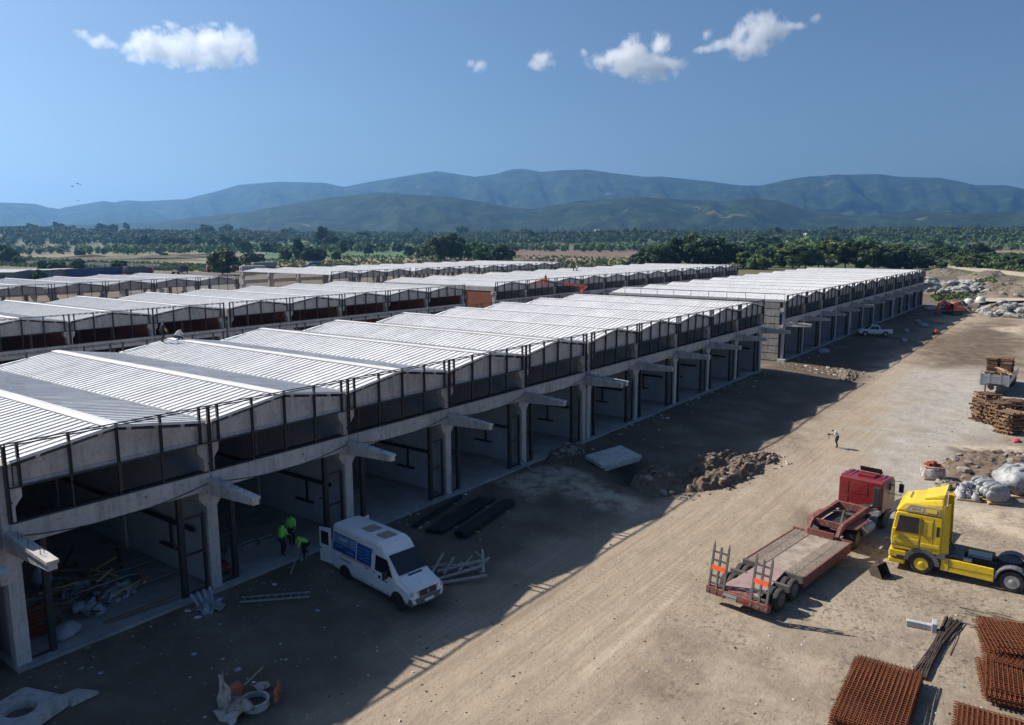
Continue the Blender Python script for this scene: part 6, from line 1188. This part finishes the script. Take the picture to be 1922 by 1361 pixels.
Z1, Z2, Z3, Z4, Z5, Z6, Z7 = 'in the clump behind the second row', 'behind the far right block', 'in the middle field hedge', 'in the hedge at left', 'along the far tree line', 'on the scrub by the river', 'in the scrap yard at left'
for x, y, h, k in ((1212, 504, 34, 2), (1238, 505, 46, 2), (1266, 504, 52, 1), (1292, 503, 56, 0), (1318, 504, 60, 2), (1345, 503, 52, 1), (1368, 503, 42, 0), (1400, 505, 30, 3), (1418, 506, 24, 7), (1190, 508, 20, 6)): tree(x, y, h, k, Z1, 1.15)
for x, y, h, k in ((1440, 502, 34, 0), (1466, 503, 40, 1), (1488, 504, 46, 3), (1512, 503, 44, 3), (1536, 504, 44, 0), (1560, 505, 48, 3), (1586, 504, 46, 0), (1612, 506, 44, 1), (1640, 506, 46, 2), (1668, 505, 36, 0), (1690, 506, 32, 6), (1712, 505, 30, 1), (1728, 503, 22, 6)): tree(x, y, h, k, Z2, 1.2)
for x, y, h, k in ((835, 491, 50, 2), (812, 488, 40, 0), (862, 488, 42, 1), (890, 491, 36, 0), (915, 498, 40, 2), (940, 499, 38, 2), (790, 486, 20, 0), (768, 484, 22, 0), (748, 473, 16, 5), (716, 474, 18, 0), (692, 481, 24, 0), (660, 472, 20, 1), (684, 470, 15, 0), (606, 470, 40, 1), (622, 472, 30, 0), (560, 488, 36, 1), (585, 492, 24, 6), (535, 492, 26, 0), (603, 490, 22, 3), (632, 491, 20, 0), (645, 476, 22, 1), (500, 478, 24, 0), (518, 475, 18, 5), (470, 497, 20, 6), (485, 492, 14, 5), (955, 505, 18, 5)): tree(x, y, h, k, Z3)
for x, y, h, k in ((268, 470, 24, 2), (296, 469, 18, 0), (320, 472, 26, 2), (344, 470, 22, 0), (372, 470, 24, 1), (398, 471, 22, 0), (426, 470, 26, 2), (447, 472, 24, 1), (462, 480, 26, 0), (35, 467, 8, 6), (55, 467, 7, 5), (100, 468, 5, 5), (205, 466, 12, 0), (240, 464, 18, 1), (185, 463, 14, 0)): tree(x, y, h, k, Z4)
for x, y, h, k in ((418, 516, 44, 3), (408, 512, 26, 0), (12, 494, 24, 6), (40, 496, 12, 7), (82, 510, 18, 0), (108, 510, 18, 5), (148, 509, 20, 0), (226, 508, 16, 5), (75, 525, 14, 6), (150, 481, 10, 5), (445, 500, 10, 5), (310, 486, 10, 5)): tree(x, y, h, k, Z7)
rs_ = random.Random(4)
for k in range(60): x = rs_.uniform(-40, 1960); y = rs_.uniform(460, 464) if x < 1240 else rs_.uniform(459, 468); tree(x, y, rs_.uniform(11, 19), rs_.choice([0, 1, 2, 0, 2]), Z5, 1.25)
for k in range(26): tree(1000+k*10+rs_.uniform(-3, 3), 462+rs_.uniform(-.5, .5), rs_.uniform(15, 18), 4, Z5, 1.2)
for k in range(74):
    if k < 40: x, y = rs_.uniform(1380, 1720), rs_.uniform(470, 490)
    else: x, y = rs_.uniform(1750, 1950), rs_.uniform(478, 506)
    if 1650 < x < 1750 and y < 484: x -= 120
    tree(x, y, rs_.uniform(12, 26) if k < 40 else rs_.uniform(9, 20), rs_.choice([0, 2, 5, 6, 7, 6, 3]), Z6, 1.3)
cnt = {}
for px, py, hpx, kd, zone, wf in sorted(TREES, key=lambda t: (t[4], t[0])):
    nm, look, cme, tme, h1 = KIND[kd]; cnt[zone] = cnt.get(zone, 0)+1; P0 = gp(px, py); dist = float(np.linalg.norm(P0-CAM)); H = hpx*dist/F; s = H/h1
    t = thing(nm, '%s %s, %s from the left %s' % (look, nm.replace('_', ' '), ordn(cnt[zone]), zone), 'tree' if 'tree' in nm else 'bush', (P0[0], P0[1], float(rise(P0[0], P0[1]))), rs_.uniform(0, 6.28), 'trees and bushes '+zone); t.scale = (s*wf*rs_.uniform(.8, 1.2), s*wf*rs_.uniform(.85, 1.15), s)
    put('crown', cme, t); put('trunk', tme, t)
# far woods: one mass
rs = np.random.RandomState(8); V, F_ = [], []
def wood(n, th_, r_, hh, nq, size):
    A = HD+rs.uniform(-.72, .72, n); Rr = r_[0]+(r_[1]-r_[0])*rs.uniform(0, 1, n); x, y = CAM[0]+Rr*np.cos(A), CAM[1]+Rr*np.sin(A); m = vn(x*.0035, y*.0035, 60) > th_; x, y, Rr = x[m], y[m], Rr[m]; z = rise(x, y); H = rs.uniform(*hh, len(x))
    C_ = np.repeat(np.stack([x, y, z+H*.52], -1), nq, 0); d = rs.normal(size=C_.shape); d /= np.linalg.norm(d, axis=1)[:, None]; Hn = np.repeat(H, nq)[:, None]; C_ = C_+d*Hn*np.array((.42, .42, .48))*rs.uniform(.6, 1.05, (len(C_), 1)); quads(V, F_, C_, d+rs.normal(size=d.shape)*.4, size*np.ones(len(C_)), rs)
V1, F1 = [], []; V, F_ = V1, F1; wood(1300, .53, (950, 1500), (7, 13), 46, 1.4); tag(put('mid_woods', mesh_np('mid_woods', V, F_, LEAF)), kind='stuff'); V, F_ = [], []; wood(6500, .12, (1500, 2500), (9, 15), 26, 2.0); wood(5500, .05, (2500, 3400), (9, 15), 15, 3.0)
tag(put('far_woods', mesh_np('far_woods', V, F_, LEAFD)), kind='stuff')
# rough grass and scrub nobody could count
V, F_ = [], []
def scrub(poly, n, size, h):
    f = pxreg(poly); r_ = random.Random(len(poly)*n); P = np.array([(*f(r_), 0) for k in range(n)]); P[:, 2] += rs.uniform(.1, h, n); d = rs.normal(size=P.shape); quads(V, F_, np.repeat(P, 5, 0)+rs.normal(size=(n*5, 3))*np.array((.5, .5, .2))*size*1.4, np.repeat(d, 5, 0)+rs.normal(size=(n*5, 3)), size, rs)
scrub([(1826, 536), (1862, 528), (1872, 536), (1840, 550), (1822, 548)], 260, .3, 1.6); scrub([(1745, 556), (1800, 552), (1830, 560), (1760, 566)], 160, .25, .5); scrub([(430, 500), (560, 480), (960, 480), (1240, 486), (1200, 500), (1000, 512), (600, 505)], 2200, .5, 1.1); scrub([(0, 480), (200, 492), (440, 500), (430, 512), (0, 500)], 1800, .5, 1.1); scrub([(1380, 470), (1740, 478), (1922, 478), (1922, 510), (1740, 496), (1400, 500)], 2600, .7, 1.6)
tag(put('rough_scrub', mesh_np('rough_scrub', V, F_, LEAF)), kind='stuff')
# ------------------------------------------------------------------ birds, clouds
for k, (px, py) in enumerate(((136, 350), (146, 345), (151, 347), (147, 377))):
    d = ray(px, py); P0 = CAM+d*190; t = thing('bird', ordn(k+1)+' of four small dark birds in the left sky, counted from the left top', 'bird', P0, rnd.uniform(0, 3), 'birds over the left hills')
    P_(t, 'body', BLACK, lambda mb: mb.loft([[(x, r*math.cos(a), r*math.sin(a)) for a in np.linspace(0, 5.2, 6)] for x, r in ((-.3, .02), (-.1, .07), (.12, .07), (.28, .02))])); P_(t, 'wing', BLACK, lambda mb: mb.hexa([(-.08, .05, 0), (.1, .05, 0), (.05, .5, .14), (-.03, .5, .14), (-.08, .05, .02), (.1, .05, .02), (.05, .5, .155), (-.03, .5, .155)])); P_(t, 'wing', BLACK, lambda mb: mb.hexa([(-.08, -.05, 0), (.1, -.05, 0), (.05, -.5, .14), (-.03, -.5, .14), (-.08, -.05, .02), (.1, -.05, .02), (.05, -.5, .155), (-.03, -.5, .155)]))
def cloud_mat(lump):
    cm = bpy.data.materials.new('cloud_vapour'); cm.use_nodes = True; nt = cm.node_tree; nt.nodes.clear(); out = nt.nodes.new('ShaderNodeOutputMaterial'); pv = nt.nodes.new('ShaderNodeVolumePrincipled'); pv.inputs['Color'].default_value = (.998, .998, .998, 1); pv.inputs['Anisotropy'].default_value = .3
    tc = N(nt, 'ShaderNodeTexCoord').outputs['Object']; fld = None
    for c, r in lump:
        m1 = N(nt, 'ShaderNodeVectorMath', operation='SUBTRACT'); nt.links.new(tc, m1.inputs[0]); m1.inputs[1].default_value = c
        m2 = N(nt, 'ShaderNodeVectorMath', operation='DIVIDE'); nt.links.new(m1.outputs[0], m2.inputs[0]); m2.inputs[1].default_value = r
        m3 = N(nt, 'ShaderNodeVectorMath', operation='LENGTH'); nt.links.new(m2.outputs[0], m3.inputs[0]); f = mth(nt, 'SUBTRACT', 1., m3.outputs['Value'])
        if fld is None: fld = f
        else:
            sm = N(nt, 'ShaderNodeMath', operation='SMOOTH_MAX'); nt.links.new(fld, sm.inputs[0]); nt.links.new(f, sm.inputs[1]); sm.inputs[2].default_value = .25; fld = sm.outputs[0]
    n1 = mth(nt, 'SUBTRACT', noise(nt, .0085, 10, .74), .5); d = mth(nt, 'MULTIPLY_ADD', n1, 3.6, fld)
    dens = mth(nt, 'MULTIPLY', ramp(nt, d, [(.22, 0.), (1., 1.)]), .014); nt.links.new(dens, pv.inputs['Density']); nt.links.new(pv.outputs[0], out.inputs['Volume']); return cm
def cloud(label, lumps, alt=1650):
    x0 = np.mean([l[0] for l in lumps]); y0 = np.mean([l[1] for l in lumps]); d = ray(x0, y0); t_ = (alt-CAM[2])/d[2]; C0 = CAM+d*t_; mpp = t_/F; mb = MB(); az = math.atan2(d[1], d[0])-math.pi/2; LM = []
    for (lx, ly, rx_, ry_) in lumps:
        c = ((lx-x0)*mpp, 0, -(ly-y0)*mpp); r = (rx_*1.3*mpp, max(ry_*1.5, min(rx_, ry_*2.))*mpp, ry_*1.35*mpp); LM.append((c, r)); n, m = 18, 10; rings = []
        for j in range(m+1):
            ph = -1.5+3.0*j/m; rings.append([(c[0]+r[0]*math.cos(ph)*math.cos(a), c[1]+r[1]*math.cos(ph)*math.sin(a), c[2]+r[2]*math.sin(ph)) for a in np.linspace(0, 2*math.pi, n, endpoint=False)])
        mb.loft(rings)
    o = mb.build('cloud', cloud_mat(LM), None, C0, az, True); rm = o.modifiers.new('merge', 'REMESH'); rm.mode = 'VOXEL'; rm.voxel_size = 4*mpp; return tag(o, label, 'cloud', 'small fair weather clouds')
cloud('small puff of cloud leftmost in the sky', [(165, 71, 15, 9), (180, 76, 18, 11), (196, 80, 12, 7)])
cloud('largest long cloud in the left sky', [(285, 92, 18, 20), (312, 90, 40, 22), (350, 96, 46, 24), (390, 85, 46, 26), (425, 80, 34, 26), (445, 95, 18, 18), (300, 102, 44, 16), (380, 106, 50, 14), (330, 58, 12, 8), (396, 50, 12, 8), (415, 108, 12, 10)])
cloud('faint wisp of cloud in the middle sky', [(885, 118, 12, 8), (898, 124, 14, 12)]); cloud('small round cloud in the middle sky', [(1005, 121, 14, 7), (1020, 113, 18, 15), (1028, 120, 12, 8)]); cloud('tiny wisp left of the ragged right cloud', [(1097, 98, 7, 9)])
cloud('broad ragged cloud right of the middle', [(1135, 113, 26, 12), (1165, 112, 36, 20), (1190, 95, 26, 22), (1200, 122, 46, 22), (1236, 90, 18, 20), (1235, 126, 36, 22), (1262, 120, 22, 10), (1222, 142, 26, 10)])
cloud('upper right cloud with a streaky tail', [(1335, 84, 22, 7), (1365, 80, 32, 12), (1395, 62, 20, 16), (1425, 60, 36, 26), (1410, 84, 40, 18), (1455, 62, 28, 14), (1478, 58, 18, 7)]); cloud('tiny puff left of the upper right cloud', [(1326, 63, 10, 9)]); cloud('tiny faint puff at the far upper right', [(1531, 34, 10, 7)])
